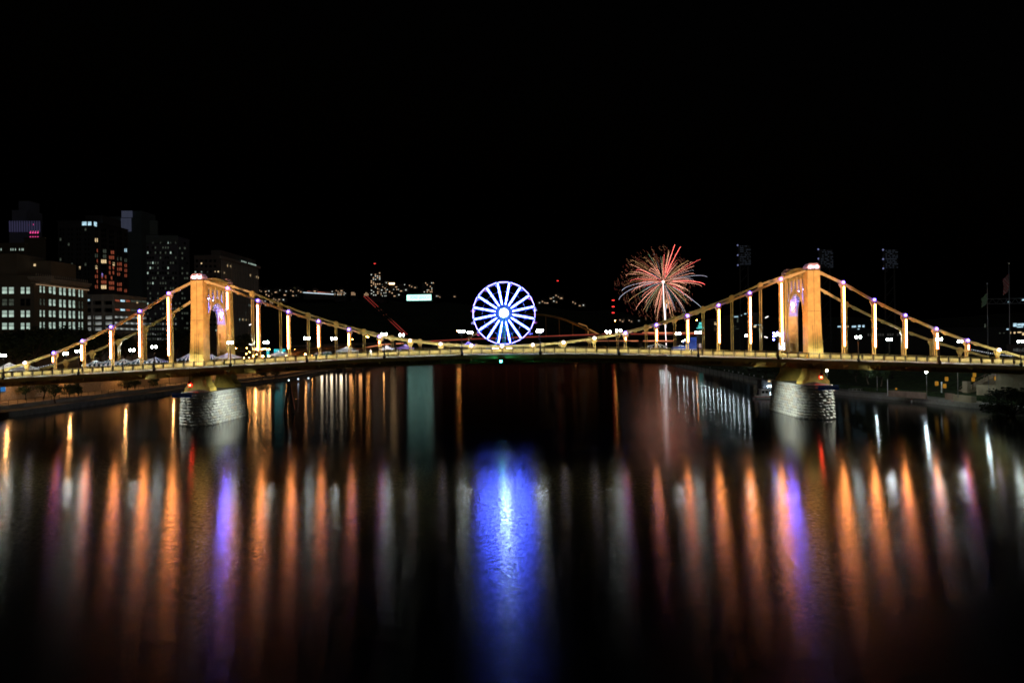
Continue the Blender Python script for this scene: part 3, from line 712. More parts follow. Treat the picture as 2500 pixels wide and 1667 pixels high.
# person leaning on the near railing
def person(px, py_feet, Y, label, shirt):
    f = at(px, py_feet, Y); z0 = dz(f.x); t = empty('person', (f.x, Y, z0), label, 'person')
    def skin(name, V, E, rad, m, root=0):
        me = bpy.data.meshes.new(name); me.from_pydata(V, E, []); o = bpy.data.objects.new(name, me); COL.objects.link(o)
        md = o.modifiers.new('s', 'SKIN'); md.use_smooth_shade = True; o.modifiers.new('u', 'SUBSURF').levels = 1
        for i, r in enumerate(rad): me.skin_vertices[0].data[i].radius = r if isinstance(r, tuple) else (r, r)
        me.skin_vertices[0].data[root].use_root = True
        bpy.context.view_layer.update(); m2 = bpy.data.meshes.new_from_object(o.evaluated_get(bpy.context.evaluated_depsgraph_get())); bpy.data.objects.remove(o)
        m2.materials.clear(); m2.materials.append(m); return place(name, m2, t, (f.x, Y, z0))
    H = [(0, .05, .93), (0, .03, 1.15), (0, -.02, 1.38), (0, -.05, 1.48), (0, -.07, 1.62),           # pelvis.. head
         (.10, .05, .88), (.11, .0, .5), (.11, .06, .08), (.11, -.12, .04), (-.10, .05, .88), (-.11, .08, .5), (-.12, .14, .08), (-.12, -.02, .04),
         (.19, -.02, 1.38), (.26, -.14, 1.15), (.2, -.38, 1.2), (.17, -.47, 1.23), (-.19, -.02, 1.38), (-.27, -.12, 1.15), (-.2, -.36, 1.2), (-.16, -.45, 1.23)]
    E = [(0, 1), (1, 2), (2, 3), (3, 4), (0, 5), (5, 6), (6, 7), (7, 8), (0, 9), (9, 10), (10, 11), (11, 12), (2, 13), (13, 14), (14, 15), (15, 16), (2, 17), (17, 18), (18, 19), (19, 20)]
    rr = [.14, .13, .14, .055, .1, .085, .06, .045, .04, .085, .06, .045, .04, .06, .045, .035, .04, .06, .045, .035, .04]
    skin('body', H, E, rr, mat('skin', (.5, .3, .2), .6))
    skin('shirt', H[0:3]+[H[13], H[14], H[17], H[18]], [(0, 1), (1, 2), (2, 3), (3, 4), (2, 5), (5, 6)], [.16, .15, .16, .075, .06, .075, .06], shirt)
    skin('trousers', [H[0], H[5], H[6], H[7], H[9], H[10], H[11]], [(0, 1), (1, 2), (2, 3), (0, 4), (4, 5), (5, 6)], [.155, .1, .075, .06, .1, .075, .06], mat('khaki_cloth', (.35, .33, .3), .8))
    MB().ball((0, -.05, 1.68), .115, 0, 10, 6).build('hair', mat('hair_grey', (.5, .48, .45), .8), t, (f.x, Y, z0))
person(906, 874, 143.25, 'person in a white shirt leaning on the near railing with arms forward', mat('white_shirt', (.8, .8, .8), .8))

# ---------------------------------------------------------------- big wheel
def wheel():
    C = Vector((.27, 152.3, 23.15)); Rr = 6.95; zg = dz(0)-.15
    t = empty('ferris_wheel', (C.x, C.y, zg), 'ferris wheel glowing blue and white in the middle of the bridge', 'ferris wheel')
    STEEL = mat('white_steel', (.7, .72, .75), .4, .1); CY = mat('cyan_steel', (.08, .55, .7), .4)
    ang = [R(11.25+22.5*k) for k in range(16)]
    def pol(r, a, y): return (r*math.sin(a), y, r*math.cos(a))
    for a in ang:
        b = MB(); b.bar(pol(1.95, a, -.86), pol(Rr-.25, a, -.86), .14, .10, 1, (0, 1, 0)); 
        b.bar(pol(1.9, a, -.66), pol(Rr-.1, a, -.66), .06, .62, 2, (0, 1, 0)) if False else b.bar(pol(1.9, a, -.68), pol(Rr-.1, a, -.68), .62, .06, 2, (0, 1, 0)); b.build('spoke', [STEEL, BLUE, mat('halo_plate_navy', (.03, .05, .30), .7)], t, C)  # plate added behind each tube, its lit face imitates blue glare
        MB().bar(pol(.7, a, .7), pol(Rr, a, .7), .09, .09).build('rear_spoke', STEEL, t, C)
    for k, a in enumerate(ang):
        a2 = ang[(k+1) % 16]
        for y in (-.75, .75):
            b = MB(); low = k in (8, 9)
            b.bar(pol(Rr, a+.02, y), pol(Rr, a2-.02, y), .10, .10, 0, (0, 1, 0))
            if y < 0:
                b.bar(pol(Rr+.0, a+.04, y-.08), pol(Rr+.0, a2-.04, y-.08), .09, .04, 1, (0, 1, 0))
                b.bar(pol(Rr-.28, a+.03, y), pol(Rr-.28, a2-.03, y), .07, .07, 0, (0, 1, 0)) if k in (0, 12, 13, 14, 15, 11) else None
            b.build('rim_segment', [STEEL, BLUER], t, C)
        MB().bar(pol(Rr, a, -.75), pol(Rr, a, .75), .09, .09).build('cross_bar', STEEL, t, C)
    for rr_ in (3.1, 4.9):
        b = MB()
        for k, a in enumerate(ang): b.bar(pol(rr_, a, -.2), pol(rr_, ang[(k+1) % 16], -.2), .05, .05, 0, (0, 1, 0))
        b.build('bracing_cable', STEEL, t, C)
    cols = [(.75, .2, .5), (.25, .25, .8), (.75, .12, .12), (.6, .6, .7)]
    for k, a in enumerate(ang):
        p = Vector(pol(Rr+.12, a, 0)); g = MB()
        g.tube([p+Vector((0, 0, 0)), p+Vector((0, 0, -.35))], .04, 5, 1)
        g.lathe([(.1, -1.05), (.42, -1.0), (.52, -.72), (.5, -.62), (.42, -.66), (.3, -.9)], p.x, p.y, p.z, 10, 0)
        for s in (-1, 1): g.bar(p+Vector((s*.45, 0, -.7)), p+Vector((0, 0, -.2)), .03, .03, 1)
        if abs(math.cos(a)) < .6 or math.cos(a) > .6: g.build('gondola', [mat('gondola_paint_%s' % 'abcd'[k % 4], cols[k % 4], .4), STEEL], t, C)
    b = MB(); b.prism([(.9*math.cos(2*math.pi*k/20), .9*math.sin(2*math.pi*k/20)) for k in range(20)], -1.02, -.92, 'y'); b.build('hub_light', HUB, t, C)
    b = MB(); b.prism([(1.9*math.cos(2*math.pi*k/24), 1.9*math.sin(2*math.pi*k/24)) for k in range(24)], -.70, -.60, 'y', 0)
    b.prism([(.75*math.cos(2*math.pi*k/20), .75*math.sin(2*math.pi*k/20)) for k in range(20)], -.92, .9, 'y', 0); b.build('hub', mat('hub_blue', (.01, .03, .09), .5), t, C)
    # ladder mast and struts
    h = C.z-zg; b = MB()
    for s in (-.22, .22): b.bar((s-.05, -1.35, -h), (s-.05, -1.35, -.5), .12, .12)
    k = -h+.3
    while k < -1: b.box(-.05, -1.35, k, .44, .06, .07); k += .32
    b.bar((.95, -1.35, -h), (.2, -1.35, -h+1.5), .15, .1); b.bar((.17, -1.3, -h+.2), (.17, -1.3, -.3), .28, .1)
    b.build('mast', CY, t, C)
    for y in (-1.2, 1.2):
        for s, xx in ((-1, -2.5), (1, 2.6)):
            if y < 0 and s > 0: continue
            for o in (0, .16): MB().bar((xx+o, y, -h+1), (s*.35+o, y, -.6), .05, .05).build('strut', CY, t, C)
    b = MB(); b.ball((-2.35, -1.3, -h+1.2), .16, 0, 8, 5); b.build('strut_lamp', emit('warm_lamp', (1, .6, .25), 120), t, C)
    b = MB(); b.box(0, 0, -h+.55, 6.2, 3.2, .5, 0); b.box(0, -1.6, -h+1.2, 3.6, .1, .5, 1); b.box(-3.4, -.2, -h+.9, 1.5, 1.6, 1.5, 2)
    b.build('base_platform', [WHITEP, WHITEP, mat('booth_blue', (.03, .15, .5), .5)], t, C)
    b = MB(); b.box(-1.0, -1.72, -h+1.25, 1.9, .05, .22); b.box(1.1, -1.72, -h+1.25, 1.2, .05, .22); b.build('platform_light', emit('platform_tube', (1, .75, .65), 9), t, C)
wheel()
# cherry picker arm beside the wheel
def picker():
    a = at(1144, 828, 156); q = at(1168, 810, 156); zg = dz(a.x)-.15
    t = empty('boom_lift', (a.x, 156, zg), 'boom lift with a yellow arm raised to the lower left of the wheel', 'lift')
    g = (0, 0, 0); d = q-a
    MB().bar((0, 0, a.z-zg), (d.x, 0, a.z-zg+d.z), .22, .22).build('arm', GOLD, t, (a.x, 156, zg))
    MB().bar((0, 0, .5), (0, 0, a.z-zg), .25, .25).build('mast', GOLD, t, (a.x, 156, zg))
    MB().box(d.x+.4, 0, a.z-zg+d.z+.2, .9, .7, .7).build('basket', mat('booth_blue', (.03, .15, .5)), t, (a.x, 156, zg))
    MB().box(0, 0, .45, 1.8, 1.4, .7).build('chassis', GOLD, t, (a.x, 156, zg))
picker()
for (pa, pb, y, zz, lab) in (((112, 900), (80, 897), 150, 0, 0),):
    pass
def bunting(p0, p1, n, Y, sag, label, m):
    a = at(*p0, Y); c = at(*p1, Y); zg = dz(a.x)-.15; t = empty('string_lights', a, label, 'string lights'); pts = []
    for k in range(n):
        u = k/(n-1); p = a.lerp(c, u); p.z -= sag*4*u*(1-u); pts.append(p)
        MB().box(0, 0, 0, .17, .05, .17 if k % 2 == 0 else .1).build('bulb', m, t, p)
    MB().tube([p-a for p in pts], .02, 4, 0, True).build('cable', BLACK, t, a)
    for p in (a, c): MB().bar((0, 0, 0), (0, 0, dz(p.x)-p.z), .07, .07).build('pole', BLACK, t, p)
PALE = emit('string_bulb', (.8, .85, .9), 1.2, False)
bunting((82, 898), (130, 888), 9, 155, .1, 'row of small square lights sloping up at the far left', PALE)
bunting((2367, 852), (2474, 869), 22, 164, .2, 'row of small square lights sloping down at the far right', PALE)

# ================================================================ BUILDINGS
def facade_mat(name, col): return mat(name, col, .8, 0, .15, .15)
LITW = emit('window_teal_white', (.70, .92, .78), .5, False, .45, .35)
LITC = emit('window_cool', (.55, .85, 1.0), .8, False, .4, .8)
LITY = emit('window_warm', (1.0, .72, .38), .8, False, .4, .8)
LITD = emit('window_dim', (.5, .6, .45), .07, False, .5, .8)
LITR = emit('window_red', (.9, .2, .1), .22, False, .8, 1.6)
LITP = emit('window_pink', (1, .08, .35), .8, False, .5, 1)
LITG = emit('window_grey', (.7, .75, .7), .22, False, .6, .8)
GLASS = mat('dark_window_glass', (.01, .013, .016), .08)
FRAME = mat('window_frame', (.05, .045, .04), .6)
def bld(name, label, pl, pc, pr, pt, Xc, facade, zbase=8.6, extra=None, cat='building'):
    c = atx(pc, pt, Xc); Yc = c.y; zt = c.z; xl = at(pl, pt, Yc).x; yb = atx(pr, pt, Xc).y
    t = empty(name, ((xl+Xc)/2, (Yc+yb)/2, zbase), label, cat)
    b = MB(); b.box((xl+Xc)/2, (Yc+yb)/2, (zbase+zt)/2-2, Xc-xl, yb-Yc, zt-zbase+4, 0); b.build('wall', facade, t)
    b = MB(); b.box((xl+Xc)/2, (Yc+yb)/2, zt+.35, Xc-xl+.4, yb-Yc+.4, .7, 0); b.build('parapet', facade, t)
    return dict(t=t, X=Xc, Y=Yc, zt=zt, xl=xl, yb=yb)
WM = {}
def win(B, side, px, py, wpx, hpx, m, name='window', split=True):
    "side F: face towards the camera; side R: face towards the river"
    p = at(px, py, B['Y']-.05) if side == 'F' else atx(px, py, B['X']+.05)
    if side == 'F': w_ = wpx/F*p.y
    else: w_ = abs(atx(px+wpx/2, py, B['X']).y-atx(px-wpx/2, py, B['X']).y)
    h = hpx/F*p.y; key = (side, round(w_*2)/2 or .5, round(h*2)/2 or .5, m.name, split)
    if key not in WM:
        b = MB(); W_, H_ = key[1], key[2]; t = .09 if W_ > 1 else .06
        if split and H_ > 1.2:
            b.box(0, -.02, H_*.25, W_-.2, .06, H_*.5-.14, 0); b.box(0, -.02, -H_*.25, W_-.2, .06, H_*.5-.14, 0)
        else: b.box(0, -.02, 0, W_-.16, .06, H_-.16, 0)
        for z in (H_/2, -H_/2): b.box(0, -.05, z, W_, .12, .12, 1)
        for x in (-W_/2, W_/2): b.box(x, -.05, 0, .12, .12, H_, 1)
        if split and H_ > 1.2: b.box(0, -.04, 0, W_, .1, .12, 1)
        if side == 'R': b.v = [(-y, x, z) for x, y, z in b.v]
        WM[key] = b.mesh('window', [m, FRAME])
    place('window', WM[key], B['t'], p)
rnd = random.Random(5)
# A: classical block with cornice, front face
BR = facade_mat('brown_stone', (.20, .16, .11))
A = bld('office_block', 'old masonry office block with bright paired windows and heavy cornice, at far left', -60, 83, 213, 676, -175, BR)
def trend(side, px, y_at): return y_at
for py in (709, 738, 766, 796):
    for px in (11.5, 28): win(A, 'F', px, py, 12, 17, LITW if py != 738 else LITD)
    for px in (55.5, 69): win(A, 'F', px, py, 9, 16, LITW if py != 738 else GLASS)
riv = [(98.5, 0), (107, 1), (122, 2), (132, 3), (147, 5), (157, 6), (170, 7), (180, 8), (193, 10), (200.5, 11)]
for r_, py in enumerate((706, 737, 765, 794)):
    for px, dy in riv:
        k = 1-r_*.3; thin = px in (98.5, 107, 193, 200.5)
        win(A, 'R', px, py+dy*k*1.0, 4.0 if thin else 6.2, 18, LITD if (thin and r_ == 1) or (px > 190 and r_ == 1) else LITW)
b = MB(); z = A['zt']; L = A['yb']-A['Y']
MB().box(A['X']+.7, A['Y']+L/2, z-2.7, .14, L, .14).build('cornice_fill_light', emit('cornice_fill_strip', (1, .62, .35), .5), A['t'])  # strip added to brighten the cornice stone from below
for k, (o, h, zz) in enumerate(((1.5, .5, -.2), (1.2, .5, -.8), (.8, .35, -1.35), (.5, .4, -2.2))):
    b.box(A['X']+o/2, (A['Y']+A['yb'])/2, z+zz, o, L+o, h); b.box((A['xl']+A['X'])/2+14, A['Y']-o/2, z+zz, (A['X']-A['xl'])/3+o, o, h)
for k in range(24): b.box(A['X']+1.0, A['Y']+L*(k+.5)/24, z-.52, .5, .35, .3)
for k in range(26): b.box(A['X']+.4, A['Y']+L*(k+.5)/26, z+1.0, .18, .18, .9)
b.build('cornice', mat('pale_cornice_stone', (.5, .42, .33), .8), A['t'])
for (pa, pb, pt, dy) in ((-60, 41, 621, 3), (41, 125, 638, 10)):
    q0, q1 = at(pa, pt, A['Y']+dy), at(pb, pt, A['Y']+dy); zb_ = A['zt']; b = MB(); b.box((q0.x+q1.x)/2, A['Y']+dy+7, (q0.z+zb_)/2, q1.x-q0.x, 14, q0.z-zb_); b.build('upper_storey', BR, A['t'])
for px, py in ((57, 641), (85, 647)): win(dict(t=A['t'], Y=A['Y']+9.9, X=A['X']), 'F', px, py, 6, 7, LITY, split=False)
B2 = bld('dark_block', 'windowless dark brown block rising behind the classical office block', 59, 109, 112, 583, -205, facade_mat('umber_wall', (.10, .08, .05)))
C2 = bld('finned_tower', 'stepped grey tower with pink lit windows at the upper left', 22, 99, 102, 543, -262, facade_mat('blue_grey', (.16, .17, .24)))
cc = MB(); pz = at(28, 513, C2['Y']-.3); pz2 = at(64, 518, C2['Y']-.3)
cc.box((pz.x+pz2.x)/2, C2['Y']+6, (C2['zt']+pz.z)/2, pz2.x-pz.x, 12, pz.z-C2['zt']); cc.box(pz.x+3, C2['Y']+9, pz.z+2.5, 6, 8, 7); cc.build('upper_tier', facade_mat('blue_grey', (.16, .17, .24)), C2['t'])
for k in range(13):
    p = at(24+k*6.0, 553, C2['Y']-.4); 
    MB().box(0, 0, 0, .5, .5, 6).build('fin', emit('fin_painted_glow', (.42, .38, .85), .06, False), C2['t'], p)  # weak glow put into the fins to imitate light falling on them
for px in (74.5, 80.5, 86.5, 92.5):
    for py in (567, 580): win(C2, 'F', px, py, 5, 6.5, LITP, split=False)
for px, py in ((72, 549), (83, 548)): win(C2, 'F', px, py, 4, 4, LITP, split=False)
for px in (27, 32, 37, 49, 54, 60): win(dict(t=C2['t'], Y=C2['Y']-30, X=C2['X']), 'F', px, 609, 4, 5, LITW, split=False) if False else None
G0 = bld('low_office', 'dim office block with one short row of lit windows at the left edge', -40, 60, 66, 597, -190, facade_mat('umber_wall', (.10, .08, .05)))
for px in (3, 27, 32, 38, 48, 54, 60): win(G0, 'F', px if px < 58 else 57, 609, 4, 5, LITW, split=False)
D2 = bld('glass_tower', 'dark glass tower whose lower right windows glow red and orange', 141, 229, 312, 541, -215, facade_mat('dark_glass_wall', (.04, .04, .045)))
b = MB(); p1 = at(196, 523, D2['Y']); p2 = at(238, 523, D2['Y']); b.box((p1.x+p2.x)/2, D2['Y']+12, (p1.z+D2['zt'])/2, p2.x-p1.x, 16, p1.z-D2['zt']); b.build('penthouse', facade_mat('dark_glass_wall', (.04, .04, .045)), D2['t'])
for px, w_ in ((206, 12), (219, 9)): win(D2, 'F', px, 546, w_, 11, LITC, split=False)
win(D2, 'R', 232.5, 547, 8, 11, LITC, split=False)
for r_ in range(11):
    for px in (148, 155, 168, 176, 189, 196, 209, 217):
        py = 560+r_*12.2
        if py < 700: win(D2, 'F', px, py, 5.5, 8.5, GLASS if rnd.random() > .06 else LITD, split=False)
win(D2, 'F', 176, 653, 9, 11, LITY); win(D2, 'F', 195, 654, 5, 8, LITY)
for k, px in enumerate((235, 253, 272, 291, 306.5)):
    for r_ in range(14):
        y0 = 561+[0, 2, 5, 9, 13][k]; py = y0+r_*12.6-(r_*.25*k*.3)
        if py > 712: continue
        if r_ < 4: m = GLASS if rnd.random() > .15 else (LITC if rnd.random() > .5 else LITY)
        elif r_ < 6: m = rnd.choice((GLASS, GLASS, LITD, LITR))
        else: m = rnd.choice((LITR, LITR, LITR, LITR, LITY, GLASS))
        wv = [8.5, 13, 13, 12, 7][k]
        for q in range(3 if wv > 10 else 2):
            nq = 3 if wv > 10 else 2
            win(D2, 'R', px-wv/2+wv*(q+.5)/nq, py, wv/nq-.6, 9.4, m if rnd.random() > .2 else GLASS, split=False)
win(D2, 'R', 249.5, 670, 4, 11, emit('window_violet', (.4, .3, 1), 1.0, False)); win(D2, 'R', 235, 652, 6, 10, LITY); win(D2, 'R', 277, 644, 5, 10, LITY)
E2 = bld('ribbed_tower', 'tall dim tower with pale vertical ribs near its top, behind the glass tower', 266, 345, 386, 530, -285, facade_mat('teal_grey', (.09, .12, .13)))
b = MB(); p1 = at(297, 515, E2['Y']); p2 = at(345, 515, E2['Y']); b.box((p1.x+p2.x)/2, E2['Y']+10, (p1.z+E2['zt'])/2, p2.x-p1.x, 18, p1.z-E2['zt']); b.build('roof_house', facade_mat('teal_grey', (.09, .12, .13)), E2['t'])
for k in range(12): p = at(284+k*3.2, 549-(0 if k > 3 else -5), E2['Y']-.5); MB().box(0, 0, 0, .38, .6, 10 if k > 3 else 6).build('rib', emit('rib_painted_glow', (.45, .5, .8), .08, False), E2['t'], p)  # ribs look lit through emission put into their colour
for k in range(9): p = at(298+k*3.0, 523, E2['Y']-.5); MB().box(0, 0, 0, .38, .6, 5).build('rib', emit('rib_painted_glow', (.45, .5, .8), .08, False), E2['t'], p)
for k in range(7): p = atx(367+k*2.7, 556, E2['X']+.5); MB().box(0, 0, 0, .6, .5, 11).build('rib', mat('grey_rib', (.2, .25, .25), .6), E2['t'], p)
F2 = bld('grid_block', 'grey office block with a grid of windows left of the left tower', 357, 435, 462, 580, -222, facade_mat('slate_wall', (.15, .15, .19)))
for r_ in range(20):
    for k in range(12):
        px, py = 361+k*6.2, 592+r_*12.4
        if rnd.random() < .62 and not (r_ > 15): m = GLASS
        else: m = rnd.choice((LITD, LITD, LITD, LITD, LITD, LITD, LITD, LITW)) if r_ < 16 else rnd.choice((LITD, LITD, LITD, LITG))
        if m is GLASS and rnd.random() < .5: continue
        win(F2, 'F', px, py, 4.4, 6, m, split=False)
    for k in range(4):
        if rnd.random() < .35: win(F2, 'R', 439+k*6, 594+r_*12.2, 4.2, 6, LITD if rnd.random() > .3 else GLASS, split=False)
for k in range(26): p = at(358+k*3.0, 584, F2['Y']-.4); MB().box(0, 0, 0, .35, .5, 5).build('fin', mat('grey_rib', (.2, .25, .25), .6), F2['t'], p)
G2 = bld('slab_tower', 'long slab office tower with vertical fins and lit top row behind the left bridge tower', 474, 537, 632, 625, -182, facade_mat('grey_wall', (.13, .12, .12)))
for k in range(23):
    px = 541+k*3.98; a = atx(px, 640+k*1.1, G2['X']+.4); zt = G2['zt']-1.5
    MB().box(0, 0, 0, .7, .45, zt-12).build('fin', mat('pale_fin', (.34, .32, .31), .7), G2['t'], (a.x, a.y, (zt+12)/2))
b = MB(); b.box(G2['X']+.5, (G2['Y']+G2['yb'])/2, G2['zt']-.7, 1.2, G2['yb']-G2['Y']+.5, 1.6); b.build('cornice', mat('pale_fin', (.34, .32, .31), .7), G2['t'])
B = dict(G2); B['X'] = G2['X']-12; B['Y'] = G2['Y']+12
b = MB(); b.box((G2['xl']+G2['X'])/2+4, (G2['Y']+G2['yb'])/2, G2['zt']+2.0, (G2['X']-G2['xl'])-10, (G2['yb']-G2['Y'])-6, 4); b.build('roof_house', facade_mat('grey_wall', (.13, .12, .12)), G2['t'])
for k in range(11):
    if k in (4,): continue
    win(dict(t=G2['t'], X=G2['X']+1.1, Y=0), 'R', 590+k*3.4, 637.5+k*1.0, 2.6, 4.5, LITW, split=False)
for (px, py, s, m) in [(555, 648, 'R', LITY), (561, 650, 'R', LITY), (492, 643, 'F', LITY), (492, 664, 'F', LITW), (469.5+8, 664, 'F', LITW), (506, 664, 'F', LITD), (526, 663, 'F', LITY), (533, 663, 'F', LITY), (541, 664, 'R', LITY), (547, 666, 'R', LITY),
                       (610, 672, 'R', LITY), (625, 676, 'R', LITY), (629, 678, 'R', LITY), (606, 745, 'R', LITW), (611, 746, 'R', LITW), (586, 780, 'R', LITW), (591, 780, 'R', LITY), (597, 781, 'R', LITD), (602, 781, 'R', LITY), (600, 763, 'R', LITD), (600, 818, 'R', LITD), (612, 818, 'R', LITW),
                       (508, 806, 'F', LITW), (528, 806, 'F', LITW), (527, 796, 'F', LITD), (575, 800, 'R', LITD), (573, 682, 'R', LITD)]:
    win(G2, s, px, py, 4, 5, m, split=False)
for r_ in range(13):
    for k in range(5): win(G2, 'F', 481+k*11, 637+r_*13, 6, 6, GLASS, split=False)
# H: parking garage
H2 = bld('parking_garage', 'concrete parking garage with white lit open floors behind the trees', 205, 279, 357, 722, -172, facade_mat('garage_concrete', (.34, .32, .30)))
for r_, py in enumerate((739, 757, 775, 789, 803)):
    for k in range(3): win(H2, 'F', 219+k*25, py, 22, 8, GLASS if r_ < 2 else emit('garage_light', (.8, .85, .8), .22, False, .9, .25), split=False)
    for k in range(6): win(H2, 'R', 286+k*13, py+(0 if r_ else -4)-1+k*.5, 12, 6.0, (LITR if k in (0, 2) else LITC if k == 1 else LITD) if r_ < 2 else emit('garage_light', (.8, .85, .8), .22, False, .9, .25), split=False)
win(H2, 'F', 217, 733, 6, 7, LITC, split=False); win(H2, 'R', 335, 738, 4, 5, LITY, split=False)
b = MB()
for px in (225, 251, 277): p = at(px, 760, H2['Y']-.35); b.box(p.x, p.y, (H2['zt']+8.6)/2, .9, .5, H2['zt']-8.6)
b.build('pier_strip', mat('garage_pier', (.42, .4, .38), .8), H2['t'])
b2 = [LITR]

# ---------------------------------------------------------------- trees
LEAF = mat('leaf', (.05, .08, .03), .8, 0, .5, 1.5); LEAF2 = mat('leaf_dark', (.03, .045, .02), .8, 0, .5, 1.5); BARK = mat('bark', (.06, .045, .03), .95)
def tree_meshes(seed, n=2600, leaf=.42):
    r = random.Random(seed); tr = MB(); tr.tube([(0, 0, 0), (.05, .02, .2), (.1, 0, .42)], [.035, .026, .018], 7)
    clumps = []
    for k in range(11):
        a = r.uniform(0, 6.28); d = r.uniform(.12, .36); h = r.uniform(.42, .88); e = Vector((d*math.cos(a), d*math.sin(a), h))
        tr.tube([(.07, 0, .3+.02*k/2), (e*.5+Vector((.03, 0, .18))), e], [.016, .01, .004], 5); clumps.append((e, r.uniform(.12, .22)))
    clumps.append((Vector((0, 0, .9)), .14)); cr_ = MB()
    for i in range(n):
        c, rad = r.choice(clumps); v = Vector((r.gauss(0, 1), r.gauss(0, 1), r.gauss(0, .8))).normalized()*rad*(r.random()**.45)
        p = c+v; u = Vector((r.uniform(-1, 1), r.uniform(-1, 1), r.uniform(-.6, .6))).normalized(); w_ = u.cross(Vector((r.uniform(-1, 1), r.uniform(-1, 1), 1))).normalized(); s = .026*r.uniform(.6, 1.4)
        cr_.v += [tuple(p-u*s), tuple(p+w_*s*.6), tuple(p+u*s), tuple(p-w_*s*.6)]; o = len(cr_.v)-4; cr_.f.append([o, o+1, o+2, o+3]); cr_.m.append(0); cr_.sm.append(False)
    me = bpy.data.meshes.new('crown'); me.from_pydata(cr_.v, [], cr_.f); me.materials.append(LEAF)
    return tr.mesh('trunk', BARK), me
TM = [tree_meshes(s) for s in (1, 2, 3, 4)]
NT = 0
def tree(x, y, z, h, label, group, wide=1.25):
    global NT
    t = empty('tree', (x, y, z), label, 'tree', group); tm, cm = TM[NT % 4]; NT += 1
    for nm, me in (('trunk', tm), ('crown', cm)):
        o = place(nm, me, t, (x, y, z)); o.scale = (h*wide, h*wide, h); o.rotation_euler = (0, 0, NT*1.7)
for i, (px, pt, X) in enumerate([(10, 812, -152), (45, 806, -158), (85, 800, -152), (120, 806, -160), (160, 797, -152), (200, 800, -158), (240, 812, -151), (275, 815, -156), (310, 818, -150), (350, 822, -152), (400, 836, -148), (425, 800, -150), (455, 805, -152), (500, 840, -150), (575, 838, -150), (602, 815, -148)]):
    p = atx(px, pt, X); tree(p.x, p.y, 8.8, p.z-8.8, '%s dark tree from the left along the left embankment road below the buildings' % ORD[i], 'trees along the left embankment road')
for i, (px, pb, pt) in enumerate([(35, 975, 945), (62, 976, 955), (106, 974, 938), (135, 975, 940), (172, 968, 938), (188, 966, 934), (310, 952, 925), (332, 950, 924), (375, 944, 922), (640, 922, 903), (672, 919, 905)]):
    p = atz(px, pb, 2.7); q = at(px, pt, p.y); tree(p.x, p.y, 1.6 if p.x > -128 else 2.7, max(4.2, 1.35*(q.z-2.7)), '%s small tree from the left against the orange riverside road below the deck' % ORD[i], 'small trees by the riverside road', 1.1)
for i, (px, pb, pt) in enumerate([(1800, 905, 880), (1826, 912, 884), (1850, 915, 885), (1872, 918, 886), (1892, 920, 888), (1906, 920, 890), (2090, 925, 893), (2120, 930, 896), (2150, 935, 898)]):
    p = atz(px, pb, 5.0); q = at(px, pt, p.y); tree(p.x, p.y, 4.2, max(3, q.z-4.2), '%s leafy tree from the left on the right bank below the deck' % ORD[i], 'trees on the right bank', 1.3)
p = atz(2462, 985, 2.6); tree(p.x, p.y, -3.2, 9.0, 'broad dark bush at the water edge by the concrete stairs on the right', None, 1.5)

# ---------------------------------------------------------------- left bank under the deck
wall = MB(); SH = LSH
def along(sh, y):
    for (x0, y0), (x1, y1) in zip(sh, sh[1:]):
        if y0 <= y <= y1: return x0+(x1-x0)*(y-y0)/(y1-y0)
    return sh[-1][0]
def left_wall():
    t = empty('retaining_wall', (along(LSH, 200)-14.2, 200, 2.7), 'long retaining wall lit orange beside the riverside road on the left', 'wall')
    for k in range(28):
        y = 100+k*9; x = along(LSH, y+4.5)-14.3; o = MB().box(0, 0, 2.95, .35, 8.9, 5.9).build('wall_panel', mat('buff_wall', (.42, .33, .22), .8), t, (x, y+4.5, 2.7))
        x0, x1 = along(LSH, y), along(LSH, y+9); o.rotation_euler = (0, 0, -math.atan2(x1-x0, 9))
left_wall()
def left_fence():
    t = empty('railing', (along(LSH, 200)-4.6, 200, 2.6), 'thin post railing along the edge of the riverside road on the left', 'railing')
    for k in range(70):
        y = 105+k*3; x = along(LSH, y)-4.7; MB().box(0, 0, .55, .08, .08, 1.1).build('post', BLACK, t, (x, y, 2.6))
    b = MB()
    for zz in (.6, 1.1): b.tube([(along(LSH, 105+k*6)-4.7, 105+k*6, 2.6+zz) for k in range(36)], .03, 4)
    b.build('rail', BLACK, t)
left_fence()
def sodium(x, y, z, h, label, r=.16, m=None, grp='orange street lamps', arm=1.2, e=0):
    t = empty('street_light', (x, y, z), label, 'street light', grp)
    MB().tube([(0, 0, 0), (0, 0, h), (arm*.5, 0, h+.25), (arm, 0, h+.25)], [.09, .06, .05, .05], 6).build('pole', BLACK, t, (x, y, z))
    MB().box(arm+.1, 0, h+.28, .6, .3, .12).build('lamp_head', BLACK, t, (x, y, z))
    MB().ball((arm+.1, 0, h+.12), r, 0, 8, 5).build('lamp', m or SODIUM, t, (x, y, z))
for i, y in enumerate((128, 152, 176, 200, 226, 252, 280, 310)):
    x = along(LSH, y)-13.2
    sodium(x, y, 2.7, 6.3, '%s orange street light along the riverside road at the left' % ORD[i], .22, emit('sodium_road', (1, .45, .14), 750), 'orange street lights on the riverside road')
# blue notice on that wall
a = atx(3, 950, along(LSH, 160)-13.6)
tag(MB().box(0, 0, 0, .1, 3.0, 1.3).build('notice_board', emit('notice_blue', (.05, .3, .8), .5, False), None, a), 'bright blue notice on the orange wall at the left edge', 'sign')

